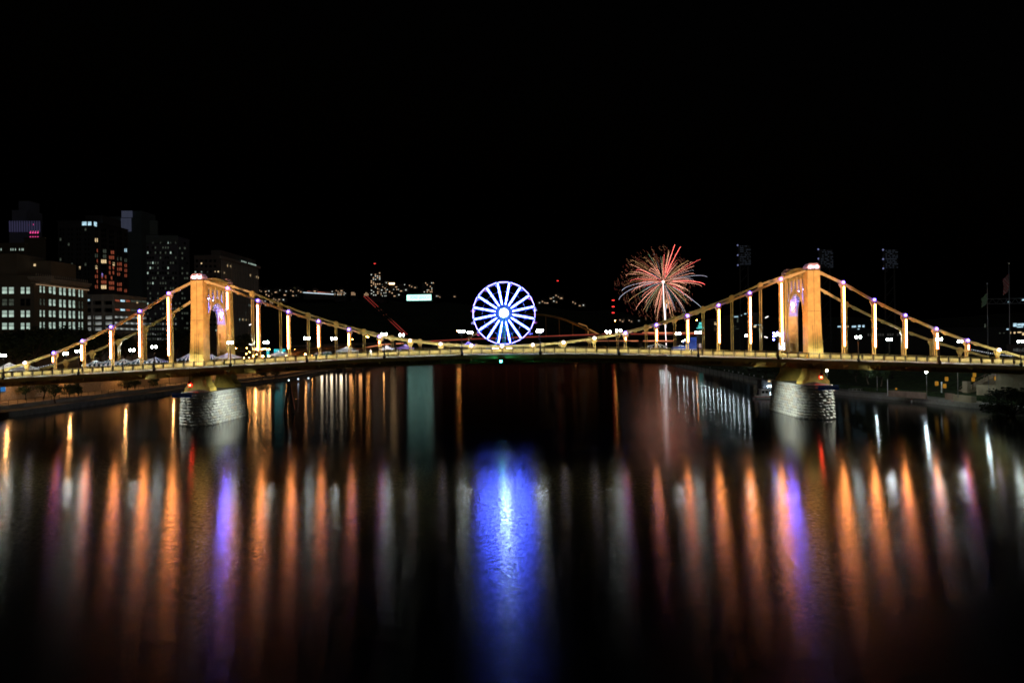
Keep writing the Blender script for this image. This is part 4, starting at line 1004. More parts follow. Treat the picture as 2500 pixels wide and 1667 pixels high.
# lamps left of centre (far boulevard), ramps, signs
for i, (px, py, Y) in enumerate([(717, 852, 380), (730, 851, 390), (758, 866, 400), (796, 849, 420), (858, 828, 480), (893, 821, 520), (897, 823, 530), (1114, 807, 600), (1119, 808, 610), (1499.6, 782.5, 560), (1699, 781.5, 540), (1403, 789, 640), (599, 849, 330), (606, 859, 330), (623, 865, 330), (592, 873, 300), (604, 873, 300), (598, 863, 320), (573, 850, 350)]):
    a = at(px, py, Y); sodium(a.x, a.y, 9 if Y < 560 else 12, a.z-9.2 if Y < 560 else a.z-12.2, '%s orange street light counted among those behind the bridge' % (ORD[i] if i < 16 else ['seventeenth', 'eighteenth', 'nineteenth'][i-16]), .26*Y/400, SODIUM, 'orange street lights behind the bridge', .6)
def far_string():
    a = at(617, 852, 345); t = empty('string_lights', a, 'string of orange bulbs across the road left of the teal road signs', 'string lights')
    for k in range(13):
        p = at(617+k*3.4, 852+math.sin(k*1.3)*1.2, 345); MB().ball((0, 0, 0), .28, 0, 6, 4).build('bulb', SODIUMS, t, p)
    MB().bar((0, 0, 0), tuple(at(658, 852, 345)-a), .05, .05).build('cable', BLACK, t, a)
    for q in (617, 658): p = at(q, 852, 345); MB().bar((0, 0, 0), (0, 0, 9-p.z), .1, .1).build('pole', BLACK, t, p)
far_string()
def road_sign(px0, px1, py0, py1, Y, label, lines):
    a = at(px0, py0, Y); c = at(px1, py1, Y); cx, cz = (a.x+c.x)/2, (a.z+c.z)/2; w_, h = c.x-a.x, a.z-c.z
    t = empty('road_sign', (cx, Y, 9), label, 'road sign')
    MB().box(0, 0, cz-9, w_, .2, h).build('sign_panel', emit('sign_teal', (.03, .55, .60), .95, False, .25, .3), t, (cx, Y, 9))
    for s in (-.35, .35): MB().box(s*w_, .3, (cz-9)/2, .25, .25, cz-9+h/2).build('post', BLACK, t, (cx, Y, 9))
    wl = emit('sign_white', (.6, 1, .95), 1.0, False)
    for (u, v, l) in lines: MB().box(u*w_, -.13, cz-9+v*h, l*w_, .04, .22).build('lettering_line', wl, t, (cx, Y, 9))
road_sign(650, 658, 853, 871, 372, 'narrow teal road sign left of the larger one', [(0, .2, .5), (0, -.1, .5), (0, -.3, .3)])
road_sign(669, 697, 852, 868, 370, 'wide teal road sign above a white tent', [(-.15, .25, .4), (0, -.05, .8), (.3, -.3, .2), (-.3, -.05, .2)])

def boxroad(t, pts, w_, h, m, name='deck'):
    b = MB()
    for p, q in zip(pts, pts[1:]): b.bar(p, q, w_, h)
    return b.build(name, m, t)
REDL = emit('tail_light_line', (1, .16, .10), .28, False, .3, .05); ORL = emit('warm_light_line', (1, .32, .14), .7, False, .3, .05)
def far_bridge():
    Y = 640; t = empty('arch_bridge', tuple(at(1300, 830, Y))[:2]+(0,), 'distant steel tied-arch bridge with two decks behind the wheel', 'bridge')
    L, Rr_ = at(1138, 829, Y), at(1464, 818, Y); cr_ = at(1300, 768, Y).z
    ST = mat('yellow_steel_dim', (.5, .36, .14), .6)
    for dy in (-7, 7):
        b = MB(); pts = []
        for k in range(21):
            u = k/20; x = L.x+(Rr_.x-L.x)*u; z = L.z+(cr_-L.z)*(1-(2*u-1)**2); pts.append((x, Y+dy, z))
        b.tube(pts, .8, 6); b.build('arch_rib', ST, t)
        for k in range(2, 19, 2): x, y, z = pts[k]; MB().bar((x, y, z), (x, y, L.z-1), .25, .25).build('hanger', ST, t)
    z1 = L.z-.5
    boxroad(t, [at(700, 846, Y-40), at(935, 838, Y-10), at(1046, 833.5, Y), at(1138, 829, Y), at(1464, 818.5, Y), at(1560, 816, Y-40), at(1660, 815.5, Y-80), at(1800, 813.5, Y-120)], 16, 2.0, CONCD, 'upper_deck')
    boxroad(t, [at(867, 855, Y-120), at(935, 849, Y-60), at(1040, 850, Y-8), at(1416, 835, Y), at(1560, 834, Y-40), at(1650, 834, Y-80), at(1760, 833, Y-120)], 14, 1.6, CONCD, 'lower_deck')
    f = -8.2
    for seg, m in (([(1046, 833, Y-8), (1160, 827, Y-8), (1290, 822.5, Y-8), (1400, 818, Y-8), (1462, 816, Y-8)], REDL), ([(1470, 815.5, Y-14), (1536, 814.5, Y-34)], REDL),
                   ([(1569, 812, Y-60), (1660, 812.5, Y-90), (1787, 812, Y-130)], ORL), ([(1540, 815, Y-45), (1660, 815.5, Y-90), (1784, 815.5, Y-130)], REDL),
                   ([(867, 854, Y-128), (900, 847, Y-100), (935, 841, Y-70), (985, 838, Y-40)], ORL), ([(1040, 851, Y-15), (1106, 848, Y-10)], REDL),
                   ([(1416, 833.5, Y-8), (1490, 832.5, Y-20), (1558, 832, Y-50)], ORL), ([(1571, 832, Y-60), (1646, 832, Y-90)], ORL)):
        b = MB(); b.tube([at(*p) for p in seg], .42, 5); b.build('light_line', m, t)
    for px in (760, 860, 960, 1060, 1130, 1472, 1562, 1655, 1740):
        Yp = Y-2 if 1000 < px < 1480 else Y-70; p = at(px, 836, Yp); MB().box(0, 0, (p.z)/2, 3, 8, p.z).build('pier', CONCD, t, (p.x, p.y, 0))
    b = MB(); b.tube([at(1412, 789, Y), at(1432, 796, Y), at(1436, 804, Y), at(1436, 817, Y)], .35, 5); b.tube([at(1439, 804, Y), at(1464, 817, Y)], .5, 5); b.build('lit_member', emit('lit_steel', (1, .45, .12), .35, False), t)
far_bridge()
def ramp():
    a = at(712, 868, 360); t = empty('road_ramp', (a.x, a.y, 9), 'curved elevated road ramp lit orange left of centre', 'road ramp')
    M_ = mat('ramp_side', (.4, .22, .1), .8)
    b = MB(); pts = [at(706, 868, 360), at(740, 861, 380), at(790, 855, 410), at(850, 851, 450), at(905, 850, 500)]
    for p, q in zip(pts, pts[1:]): b.bar(p, q, 8, 1.3)
    b.build('deck', M_, t)
    b = MB(); pts = [at(706, 862, 362), at(740, 853, 382), at(790, 848, 412), at(850, 846, 452)]
    for p, q in zip(pts, pts[1:]): b.bar(p, q, 8, 1.0)
    b.build('upper_deck', M_, t)
    for px, py, Y in ((740, 861, 380), (790, 855, 410), (850, 851, 450)): p = at(px, py, Y); MB().box(0, 0, -(p.z-9)/2, 1.5, 2, p.z-9).build('column', CONCD, t, p)
    b = MB(); b.tube([at(708, 867, 355), at(760, 857.5, 385), at(800, 853, 410)], .16, 5); b.build('light_line', emit('ramp_glow', (1, .35, .1), .25, False), t)
ramp()
# lit riverside concourse on piles over the water
def concourse():
    x0, x1, y = at(766, 900, 400).x, at(905, 900, 420).x, 400; t = empty('riverside_arcade', ((x0+x1)/2, 408, 0), 'lit arcade of the riverside parking level standing on piles, below the deck left of centre', 'arcade')
    MB().box((x0+x1)/2, 408, 3.2, x1-x0, 14, .9).build('floor_slab', CONC, t); MB().box((x0+x1)/2, 408, 10.3, x1-x0, 14, .9).build('roof_slab', CONCD, t)
    n = 5
    for k in range(n+1):
        x = x0+(x1-x0)*k/n; MB().box(x, 402, 5.2, 1.6, 1.6, 10.4).build('pile', CONCD, t)
    for k in range(n):
        xa = x0+(x1-x0)*(k+.5)/n; ww = (x1-x0)/n-2
        MB().box(xa, 410, 7.4, ww, .2, 4.4).build('lit_bay', emit('arcade_cream', (1, .80, .52), 8.0, False) if k < 3 else emit('arcade_orange', (1, .42, .14), 4, False), t)
concourse()
for k, (px, c, y) in enumerate([(618, 'o', 330), (640, 'o', 325), (655, 'p', 330), (697, 'o', 340), (744, 'o', 360), (935, 'o', 430)]):
    a = at(px, 890, y); sodium(a.x, a.y, 2.7 if px < 900 else 0, 8.5, '%s bright orange lamp on the left bank hidden from view by the deck' % ORD[k], .5, emit('sodium_bank', (1, .42, .12), 45), 'orange bank lamps behind the deck', .3)
# beacon dolphin in the water (dark tapering pile cluster)
def dolphin():
    p = atz(706, 1008, 0); t = empty('mooring_dolphin', p, 'dark tapering mooring pile with a small white lamp right of the left pier', 'mooring pile')
    q = at(706, 928, p.y); h = q.z
    for a in range(5): MB().tube([(1.3*math.cos(a*1.26), 1.3*math.sin(a*1.26), -1), (.15*math.cos(a*1.26), .15*math.sin(a*1.26), h-.4)], .2, 6).build('pile', BLACK, t, p)
    MB().ball((0, 0, h), .14, 0, 8, 5).build('lamp', emit('beacon_white', (.8, .95, 1), 6), t, p)
    MB().bar((.6, -.4, h-1), (1.6, -.6, 1), .08, .08).build('ladder_rail', mat('red_white_board', (.6, .2, .15), .5), t, p)
dolphin()
for i, (px, py) in enumerate(((728, 925), (753, 923))):
    a = at(px, py, 300); tag(MB().ball((0, 0, 0), .42, 0, 8, 5).bar((0, 0, -.3), (0, 0, -a.z-.5), .12, .12, 1).build('marker_lamp', [emit('marker_white', (.7, .85, 1), 1.6, False), BLACK], None, a), ('left' if i == 0 else 'right')+' one of two small white lamps low over the water left of centre', 'lamp', 'small lamps over the water')

# ---------------------------------------------------------------- far hill lights
HW = emit('hill_window_white', (.85, .9, .8), .9, False); HO = emit('hill_window_warm', (1, .62, .35), .9, False)
hm = []
for k, mm in enumerate((HW, HO, HO)):
    b = MB(); b.box(0, 0, 4, 9, 8, 8, 0); b.prism([(-5, 8), (5, 8), (0, 11.5)], -4.2, 4.2, 'y', 1)
    if k == 0: b.box(0, -4.06, 4.5, 2.2, .1, 1.8, 2)
    elif k == 1: b.box(-2, -4.06, 5, 1.8, .1, 1.5, 2); b.box(2.5, -4.06, 2.5, 1.8, .1, 1.5, 2)
    else: b.box(0, -4.06, 3, 4.2, .1, 1.4, 2)
    hm.append(b.mesh('house', [mat('house_wall', (.2, .18, .16), .8), mat('house_roof', (.05, .04, .04), .9), mm]))
spots = [(634, 706), (637, 709), (652, 711), (658, 710), (661, 716), (675, 712), (684, 708), (655, 721), (641, 732), (649, 735), (672, 730), (683, 729), (694, 733), (682, 736), (697, 719), (700, 711), (714, 710), (717, 720), (724, 721), (733, 711), (727, 706), (650, 744), (664, 738),
         (770, 710), (812, 711), (824, 709), (835, 708), (944, 690), (938, 702), (968, 699), (933, 709), (955, 714), (964, 721), (975, 721), (977, 704), (980, 709), (992, 709), (1003, 698), (1014, 700), (1067, 723), (1072, 723), (1110, 722), (1317, 739), (1327, 738), (1336, 738), (1352, 736), (1355, 736), (1345, 727), (1351, 726), (1360, 723), (1370, 727), (1352, 733), (1401, 739), (1415, 744), (1424, 746), (1516, 783), (1520, 780), (1536, 779), (1538, 783), (1540, 785), (1559, 782)]
for i, (px, py) in enumerate(spots):
    Y = 1270-rnd.random()*25; a = at(px, py, Y); o = place('hillside_house', hm[i % 3], None, (a.x, a.y, a.z-4)); s = rnd.uniform(.7, 1.05); o.scale = (s, s, s)
    cl = 0 if px < 745 else 1 if px < 925 else 2 if px < 1200 else 3 if px < 1460 else 4
    tag(o, ['tiny lit house in the leftmost cluster on the far hill', 'tiny lit house near the long white light band on the hilltop', 'tiny lit house around the billboard and hilltop tower', 'tiny lit house on the hill right of the wheel', 'tiny lit house low on the hill left of the firework'][cl], 'house', ['houses at the left end of the hill', 'houses by the hilltop light band', 'houses around the billboard', 'houses right of the wheel', 'houses under the firework'][cl])
    o.data = o.data
def hill_block(name, label, px0, px1, pt, pb, cols, rows, dens, mats, Y=1262, wf=.5):
    a, c = at(px0, pt, Y), at(px1, pb, Y); w_, h = c.x-a.x, a.z-c.z; t = empty(name, ((a.x+c.x)/2, Y, c.z), label, 'building')
    MB().box(0, 8, h/2-6, w_, 16, h+12).build('wall', mat('dark_far_wall', (.05, .05, .055), .8), t, ((a.x+c.x)/2, Y, c.z))
    cw, rh = w_/cols, h/rows; wm = {m.name: MB().box(0, 0, 0, cw*wf, .1, rh*wf).mesh('window', m) for m in mats}
    for i in range(cols):
        for j in range(rows):
            if rnd.random() < dens: place('window', wm[rnd.choice(mats).name], t, (a.x+cw*(i+.5), Y-.06, c.z+rh*(j+.5)))
    return t
hill_block('apartment_tower', 'slim apartment tower with scattered lit windows, tallest on the far hill', 904, 930, 665, 722, 5, 15, .36, [HW, HO])
hill_block('hill_building', 'wide low building with dense warm windows right of the hilltop tower', 928, 990, 694, 712, 16, 5, .22, [HW, HO])
hill_block('hill_building', 'dim block with few lit windows above the white billboard', 1030, 1060, 689, 719, 8, 7, .18, [HW, HO])
hill_block('hill_building', 'long hilltop building with a bright band of cream windows', 816, 845, 712, 721, 9, 3, .75, [HO, HW])
hill_block('hill_building', 'small hilltop block with two warm rows left of the apartment tower', 857, 868, 713, 721, 4, 3, .8, [HO])
hill_block('hill_building', 'brownish hilltop block above the left cluster of house lights', 706, 727, 701, 712, 8, 4, .3, [emit('hill_window_olive', (.5, .45, .2), .12, False)])
hill_block('hill_building', 'small warm lit cluster at the top of the incline', 886, 900, 714, 722, 5, 3, .5, [HO])
hill_block('hill_building', 'rows of warm windows low beside the hilltop tower', 929, 944, 706, 724, 5, 5, .5, [HO, HW])
def bar_light(p0, p1, h, m, label, name, cat, Y=1255):
    a, c = at(*p0, Y), at(*p1, Y); t = empty(name, ((a.x+c.x)/2, Y, min(a.z, c.z)), label, cat)
    MB().bar(a, c, .3, h).build('light_band', m, t); MB().box((a.x+c.x)/2, Y+5, min(a.z, c.z)-3, abs(c.x-a.x), 8, 12).build('wall', mat('dark_far_wall', (.05, .05, .055)), t)
bar_light((740, 714), (815, 718.5), 1.1, emit('band_white', (.75, .9, 1), 1.3, False), 'long hilltop restaurant with a cool white light band', 'hill_restaurant', 'building')
bar_light((750, 711), (812, 715.5), 1.3, emit('band_red', (1, .3, .22), .4, False, .8, .05), 'hilltop terrace glowing pink above the white band', 'hill_terrace', 'building', 1257)
bar_light((950, 692.5), (963, 692.5), 2.4, emit('band_orange', (1, .62, .3), 9), 'bright orange floodlit hilltop house', 'hill_house', 'house')
def billboard():
    Y = 1250; a, c = at(993, 719.5, Y), at(1053, 733.5, Y); w_, h = c.x-a.x, a.z-c.z+.5; cx, cz = (a.x+c.x)/2, (a.z+c.z)/2
    t = empty('billboard', (cx, Y, cz-h/2-6), 'long white lit billboard with dark letters on the far hill', 'billboard'); rt = (0, R(.8)+ROLL*0, 0)
    MB().box(0, 0, 0, w_, .6, h-1.2).build('panel', emit('billboard_light', (.5, 1, .86), 2.0, False, .08, .1), t, (cx, Y, cz))
    MB().box(0, .5, 0, w_+1.2, .3, h).build('frame', mat('green_frame', (.02, .3, .2), .6), t, (cx, Y, cz))
    o = place('lettering', text_mesh('POND LEHOCKY', 7.4, mat('billboard_letters', (.02, .10, .09), .7), .1), t, (cx+3, Y-.5, cz)); o.rotation_euler = (math.pi/2, 0, 0)
    me = o.data; xs = [v.co.x for v in me.vertices]; k = (w_*.82)/(max(xs)-min(xs)); o.scale = (k, 1, 1)
    for s in (-.4, 0, .4): MB().box(s*w_, .8, -h/2-3, .8, .8, 8).build('post', BLACK, t, (cx, Y, cz))
billboard()
def incline():
    a, c = at(889, 724, 1285), at(987, 817, 1120); t = empty('incline_railway', c, 'steep incline railway marked by two rows of red lights on the hill', 'railway')
    IR = emit('incline_red', (1, .10, .08), .55, False); IRd = emit('incline_dim', (1, .25, .15), .12, False)
    me = [MB().box(0, 0, 0, 1.3, .6, 1.1).mesh('track_light', m) for m in (IR, IRd)]
    for tr in (0, 1):
        for k in range(34):
            u = k/33; 
            if .30 < u < .62 and k % 4: continue
            px, py = 889+98*u+tr*6.5, 724+93*u-tr*1.5; place('track_light', me[0 if u < .33 or u > .66 else 1], t, at(px, py, 1255-90*u))
    for tr in (0, 1): MB().bar(at(889+6.5*tr, 725-1.5*tr, 1256), at(987+6.5*tr, 818-1.5*tr, 1166), 1.5, .5).build('track', BLACK, t)
incline()
def mast(px, pys, pb, Y, label, m):
    p = at(px, pys[0], Y); zb = at(px, pb, Y).z; t = empty('radio_mast', (p.x, Y, zb), label, 'mast')
    for s in ((-1, 0), (1, 0), (0, 1)): MB().bar((s[0]*1.6, s[1]*1.6, 0), (s[0]*.3, s[1]*.3, p.z-zb), .25, .25).build('leg', BLACK, t, (p.x, Y, zb))
    for py in pys:
        q = at(px, py, Y)
        for dx in (-.9, .9): MB().ball((dx, 0, 0), .75, 0, 6, 4).build('warning_light', m, t, q)
WR = emit('warning_red', (1, .06, .05), 2.2, False)
mast(915, [643.5], 668, 1265, 'thin mast with a red warning lamp on the hilltop tower', WR)
mast(1361.5, [685.5], 735, 1265, 'mast with a pair of red warning lamps right of the wheel', WR)
mast(1497, [733, 748.5, 763.5], 800, 900, 'mast with three red warning lamps between wheel and fireworks', WR)
def tealtower():
    Y = 520; p = at(1710, 802, Y); q = at(1710, 787, Y); t = empty('lit_spire', (p.x, Y, 9), 'small teal lit stepped spire above a lamp near the blue truck', 'spire')
    h = q.z-p.z; TE = emit('teal_spire', (.12, .8, .72), .9, False, .4, .5)
    for k, (w_, z0, z1) in enumerate(((4.6, 0, .15), (2.8, .15, .55), (1.5, .55, 1))): MB().box(0, 0, (z0+z1)/2*h, w_, w_, (z1-z0)*h).build('tier', TE, t, p)
    MB().box(0, 0, (p.z-9)/2, 2.4, 2.4, p.z-9).build('shaft', CONCD, t, (p.x, Y, 9))
tealtower()

# ---------------------------------------------------------------- fireworks
def firework():
    Y = 560; C = at(1619, 688, Y); t = empty('firework', C, 'bursting firework of red, gold and white sparks on a bright rising tail', 'firework')
    r = random.Random(11); sc = Y/F
    fc = [emit('spark_red', (1, .15, .13), 5.5, False), emit('spark_salmon', (1, .40, .28), 4, False), emit('spark_white', (.8, .8, .95), 1.2, False), emit('spark_green', (.25, .9, .6), .6, False), emit('spark_gold', (1, .55, .25), 1.6, False)]
    def path(a, L, drop, n=9, lean=0):
        pts = []
        for k in range(n+1):
            s = k/n; rr = L*(1-(1-s)**1.7); pts.append(Vector((rr*a.x+lean*s*s, rr*a.y, rr*a.z-drop*s*s)))
        return pts
    k = 0
    for i in range(120):
        th = 2*math.pi*(i+r.uniform(-.4, .4))/120; el = r.uniform(-.55, .55); a = Vector((math.cos(th)*math.cos(el), math.sin(el), math.sin(th)*math.cos(el)))
        L = r.uniform(45, 100)*sc*(1.06 if a.z > 0 else .98); drop = r.uniform(5, 20)*sc
        p = path(a, L, drop); s0 = r.choice((0, 1, 1, 2)); m = r.choice((0, 1, 1, 4, 1, 2, 3, 4)); w_ = r.uniform(.025, .065)
        b = MB(); b.tube(p[s0:], [w_*(.5+.5*math.sin(math.pi*min(1, (q+.7)/len(p[s0:])))) for q in range(len(p[s0:]))], 4, 0, True, False); b.build('spark_trail', fc[m], t, C)
    for i, (dx, dy, m, dr) in enumerate([(98, 72, 2, 30), (106, -10, 2, 30), (-108, 42, 2, 60), (100, 8, 0, 25), (-100, 20, 2, 40), (44, -84, 0, 20), (30, -90, 0, 14)]):
        tgt = Vector((dx*sc, 0, -dy*sc)); L = tgt.length; a = Vector((dx*sc, 0, -dy*sc+dr*sc*.6)).normalized()
        p = [Vector((tgt.x*(1-(1-q/12)**1.4), 0, (tgt.z+dr*sc*.6)*(1-(1-q/12)**1.4)-dr*sc*.6*(q/12)**2)) for q in range(13)]
        b = MB(); b.tube(p[2:], .08, 4, 0, True, False); b.build('spark_trail', fc[m], t, C)
    # crackling embers, falling to the left
    bs = MB()
    for i in range(620):
        th = r.uniform(0, 2*math.pi); u = math.sqrt(r.random()); rx = 112 if math.cos(th) < 0 else 74; d = Vector((math.cos(th)*rx*u-6, r.uniform(-30, 30), math.sin(th)*(86 if math.sin(th) > 0 else 92)*u))*sc
        if u < .35: continue
        ln = r.uniform(2, 6); dirv = Vector((.25 if d.x > 0 else .35, 0, -1)) if d.z < 20*sc else Vector((d.x*.04 if d.x > 0 else .6, 0, -.6)); dirv.normalize(); p = d
        for q in range(r.choice((1, 2, 3))):
            e = p+dirv*ln*sc*.45; bs.bar(p, e, .13, .13, r.choice((0, 0, 1, 2))); p = e+dirv*sc*r.uniform(1.2, 3)+Vector((r.uniform(-.3, .3), 0, 0))
    tag(bs.build('ember_shower', [emit('ember_red', (.9, .3, .18), .35, False), emit('ember_gold', (.8, .4, .2), .7, False), emit('ember_dim', (.5, .1, .08), .5, False)], t, C), kind='stuff')
    # golden brush trails at the upper left
    b = MB()
    for i in range(34):
        th = r.uniform(1.7, 3.05); L = r.uniform(70, 102)*sc; a = Vector((math.cos(th), r.uniform(-.3, .3), math.sin(th))).normalized(); p = path(a, L, 22*sc, 8)
        b.tube(p[3:], .10, 3, i % 2, True, False)
    tag(b.build('gold_brush', [emit('brush_gold', (.55, .28, .12), .35, False), emit('brush_rust', (.45, .14, .08), .35, False)], t, C), kind='stuff')
    bot = at(1627, 850, Y)-C; mid = at(1623, 775, Y)-C; b = MB(); b.tube([(0, 0, 0), tuple(at(1620, 730, Y)-C), tuple(mid), tuple(bot)], [.15, .28, .24, .2], 6); b.build('rising_tail', emit('tail_white', (1, .8, .78), 3.5, True), t, C)
    b = MB(); p = [at(1626, 800, Y)-C, at(1624, 760, Y)-C, at(1628, 742, Y)-C]; b.tube(p, .3, 5); b.build('second_tail', fc[2], t, C)
    for i in range(22):
        th = r.uniform(0, 6.28); o = at(1628, 742, Y)-C; e = o+Vector((math.cos(th), 0, math.sin(th)))*r.uniform(5, 13)*sc; MB().bar(o+(e-o)*.3, e, .12, .12).build('small_spark', fc[4], t, C)
    # red smoke-lit glow source: burning stars at the heart
    b = MB(); b.ball((0, 0, 0), .9, 0, 10, 6); b.build('burst_core', emit('core_white', (1, .9, .85), 6), t, C)
firework()

# ---------------------------------------------------------------- right bank
def globe_post(px, py, Y, zb, label, m, r=.2, grp=None):
    a = at(px, py, Y); t = empty('lamp_post', (a.x, Y, zb), label, 'lamp post', grp)
    MB().tube([(0, 0, 0), (0, 0, a.z-zb-.1)], [.09, .06], 6).build('pole', mat('grey_pole', (.3, .3, .3), .5), t, (a.x, Y, zb)); MB().ball((0, 0, 0), r, 0, 8, 6).build('globe', m, t, a)
BK = emit('bank_lamp', (.78, 1, .98), 230); BK2 = emit('bank_lamp_small', (.8, .97, 1), 75)
globe_post(2018.5, 905, 176, 2.6, 'bright white lamp just right of the right pier below the deck', emit('bank_lamp_warm', (1, .95, .85), 380), .22)
globe_post(2141, 911.5, 182, 2.6, 'teal-white lamp post left of the brightest bank lamp', BK, .17)
globe_post(2262, 908.5, 166, 2.5, 'brightest white lamp post on the right riverwalk', BK, .22)
globe_post(2338, 899, 160, 2.5, 'first riverwalk lamp hidden behind the deck at the right', BK, .17)
globe_post(2413, 899, 155, 2.5, 'second riverwalk lamp hidden behind the deck at the right', BK, .17)
for i, (px, Y) in enumerate([(1612, 425), (1617, 418), (1622, 410), (1631, 400), (1636, 388), (1655, 372), (1669, 355), (1677, 345), (1692, 334), (1702, 320), (1713, 308), (1722, 298), (1732, 290), (1741, 282), (1752, 272), (1760, 266), (1770, 258), (1781, 250), (1791, 243), (1802, 236), (1815, 229), (1828, 222)]):
    a = at(px, 884, Y); a.z = 8.1
    t = empty('walk_lamp', (a.x, a.y, 1.15), 'riverwalk lamp %d counting from the far end of the right bank row' % (i+1), 'lamp post', 'riverwalk lamps on the right bank')
    MB().tube([(0, 0, 0), (0, 0, 6.8)], [.07, .05], 5).build('pole', BLACK, t, (a.x, a.y, 1.15)); MB().ball((0, 0, 6.95), .17*(1 if Y < 330 else 1.2), 0, 6, 5).build('globe', BK2, t, (a.x, a.y, 1.15))
for i, (px, py) in enumerate([(1733, 898), (1744, 899), (1751, 900), (1761, 902), (1769, 905), (1780, 906), (1789, 909), (1803, 911), (1814, 914), (1829, 916), (1841, 919), (1862, 922), (2078, 943), (2108, 944), (2139, 944.5), (2170, 946)]):
    p = atz(px, py+3, 1.15); t = empty('bollard', p, '%s pale globe-topped bollard from the left on the right riverwalk' % ORD[i], 'bollard', 'bollards on the right riverwalk')
    MB().lathe([(.16, 0), (.12, .1), (.12, .6)], n=8).build('post', CONC, t, p); MB().ball((0, 0, .85), .34, 0, 8, 6).build('globe', WHITEP, t, p)
# retaining walls, terraces, stairs on the right bank
def wallq(p0, p1, z0, z1, th, m, label, name='retaining_wall', cat='wall', panels=6):
    p0 = Vector(p0); p1 = Vector(p1); t = empty(name, (p0.x, p0.y, z0), label, cat); d = p1-p0
    for k in range(panels):
        a = p0+d*(k/panels); c = p0+d*((k+1)/panels)-d.normalized()*.04; b = MB(); b.bar((a.x, a.y, (z0+z1)/2), (c.x, c.y, (z0+z1)/2), th, z1-z0); b.build('wall_panel', m, t)
TAN = mat('tan_concrete', (.45, .37, .26), .85, 0, .15, .6, .2); PNK = mat('brick_pinkish', (.36, .24, .19), .9, 0, .2, .8, .2)
def X_(px, py, z): p = atz(px, py, z); return (p.x, p.y)
wallq(X_(2170, 967, 1.2), X_(2262, 973, 1.2), 1.15, 2.7, .5, PNK, 'pinkish parapet wall beside the brightest riverwalk lamp')
wallq(X_(2333, 977, 1.2), X_(2378, 983, 1.2), 1.15, 2.6, 1.2, TAN, 'short tan concrete block on the landing at the water')
wallq(X_(2309, 974, 1.2), X_(2330, 976, 1.2), 1.15, 2.7, .5, PNK, 'short pinkish wall with end pier left of the tan block')
wallq(X_(2385, 964, 2.6), X_(2432, 966, 2.6), 2.6, 5.0, .6, TAN, 'low tan wall at the foot of the stairs')
wallq(X_(2432, 966, 2.6), X_(2520, 968, 2.6), 2.6, 8.8, .6, TAN, 'tall tan stair wall at the right edge behind the dark bush')
wallq(X_(2354, 958, 2.6), X_(2366, 959, 2.6), 2.6, 5.4, 1.0, TAN, 'square concrete pylon left of the stairs', 'pylon', 'pylon', 1)
wallq((126, 236, 0), (133, 186, 0), 5.2, 9.0, .5, PNK, 'long brick wall high on the grass bank under the deck')
wallq((133, 184, 0), (141, 162, 0), 5.4, 9.6, .5, CONC, 'pale concrete abutment wall under the right end of the deck')
def stairs(x0, x1, y, zlo, zhi, n, label):
    t = empty('staircase', (x0, y, zlo), label, 'stairs')
    for k in range(n):
        u = k/n; z = zlo+(zhi-zlo)*(k+1)/n; x = x0+(x1-x0)*u; MB().box(0, 0, -(z-zlo)/2-.2, (x1-x0)/n+.02, 3.2, z-zlo+.4).build('step', TAN, t, (x, y, z))
    for s in (-1.6, 1.6):
        b = MB(); b.bar((x0, y+s, zlo+1), (x1, y+s, zhi+1), .08, .08)
        for k in range(0, n+1, 3): u = k/n; b.bar((x0+(x1-x0)*u, y+s, zlo+(zhi-zlo)*u), (x0+(x1-x0)*u, y+s, zlo+(zhi-zlo)*u+1), .06, .06)
        b.build('handrail', PNK, t)
q = atz(2372, 958, 2.6); stairs(q.x, q.x+11, q.y+3, 2.6, 8.0, 16, 'upper flight of concrete stairs climbing the right bank')
q = atz(2400, 952, 3.2); stairs(q.x+4, q.x+16, q.y+10, 3.4, 9.0, 16, 'rear flight of stairs beyond the first on the right bank')
AMB = emit('amber_box', (1, .48, .05), .30, False)
for i, (px, py, Y, lab) in enumerate([(2287, 936, 168, 'amber glowing box left of the white post, lower left of the group'), (2306, 942, 166, 'amber glowing box right beside the thin white post'), (2311, 925, 172, 'amber glowing box above the white post'), (2379, 915, 178, 'amber glowing box just under the deck in the middle of the group'), (2376, 926, 172, 'amber glowing box below the one under the deck'), (2433, 923, 172, 'widest amber glowing box near the stairs'), (2188, 949, 180, 'tiny amber marker on the riverwalk left of the brightest lamp')]):
    a = at(px, py, Y); s = .35 if i == 6 else .78
    zb = 2.0 if i == 6 else 3.5; t = empty('light_box', (a.x, Y, zb), lab, 'light box', 'amber light boxes on the right bank')
    MB().box(0, 0, 0, s*.85*(1.4 if i == 5 else 1), .3, s*1.3).build('lit_face', AMB, t, a); MB().box(0, .2, (zb-a.z)/2, .12, .12, a.z-zb+.3).build('post', BLACK, t, a)
    MB().box(0, .2, 0, s*.95*(1.4 if i == 5 else 1), .12, s*1.4).build('back', BLACK, t, a)
a = at(2299, 945, 167); tag(MB().box(0, 0, 0, .22, .22, 2.6).build('white_post', WHITEP, None, a), 'thin white post between the amber boxes', 'post')
a = at(2167, 945, 176); tag(MB().box(0, 0, 0, .12, .12, 4.2).build('white_pole', WHITEP, None, a), 'tall thin white pole left of the pinkish wall', 'pole')
for i, (px, py, w_, h) in enumerate([(2225.5, 977.5, .35, .6), (2326, 986, .8, .95)]):
    p = atz(px, py+4, 0); t = empty('buoy', p, ('small' if i == 0 else 'larger')+' white float with a red top at the right bank', 'buoy')
    MB().lathe([(w_*.5, -.2), (w_*.55, h*.8), (w_*.3, h)], n=10).build('float', WHITEP, t, p); MB().box(0, 0, h+.12, w_*.8, .2, .2).build('top_mark', mat('red_mark', (.6, .03, .02), .5), t, p)
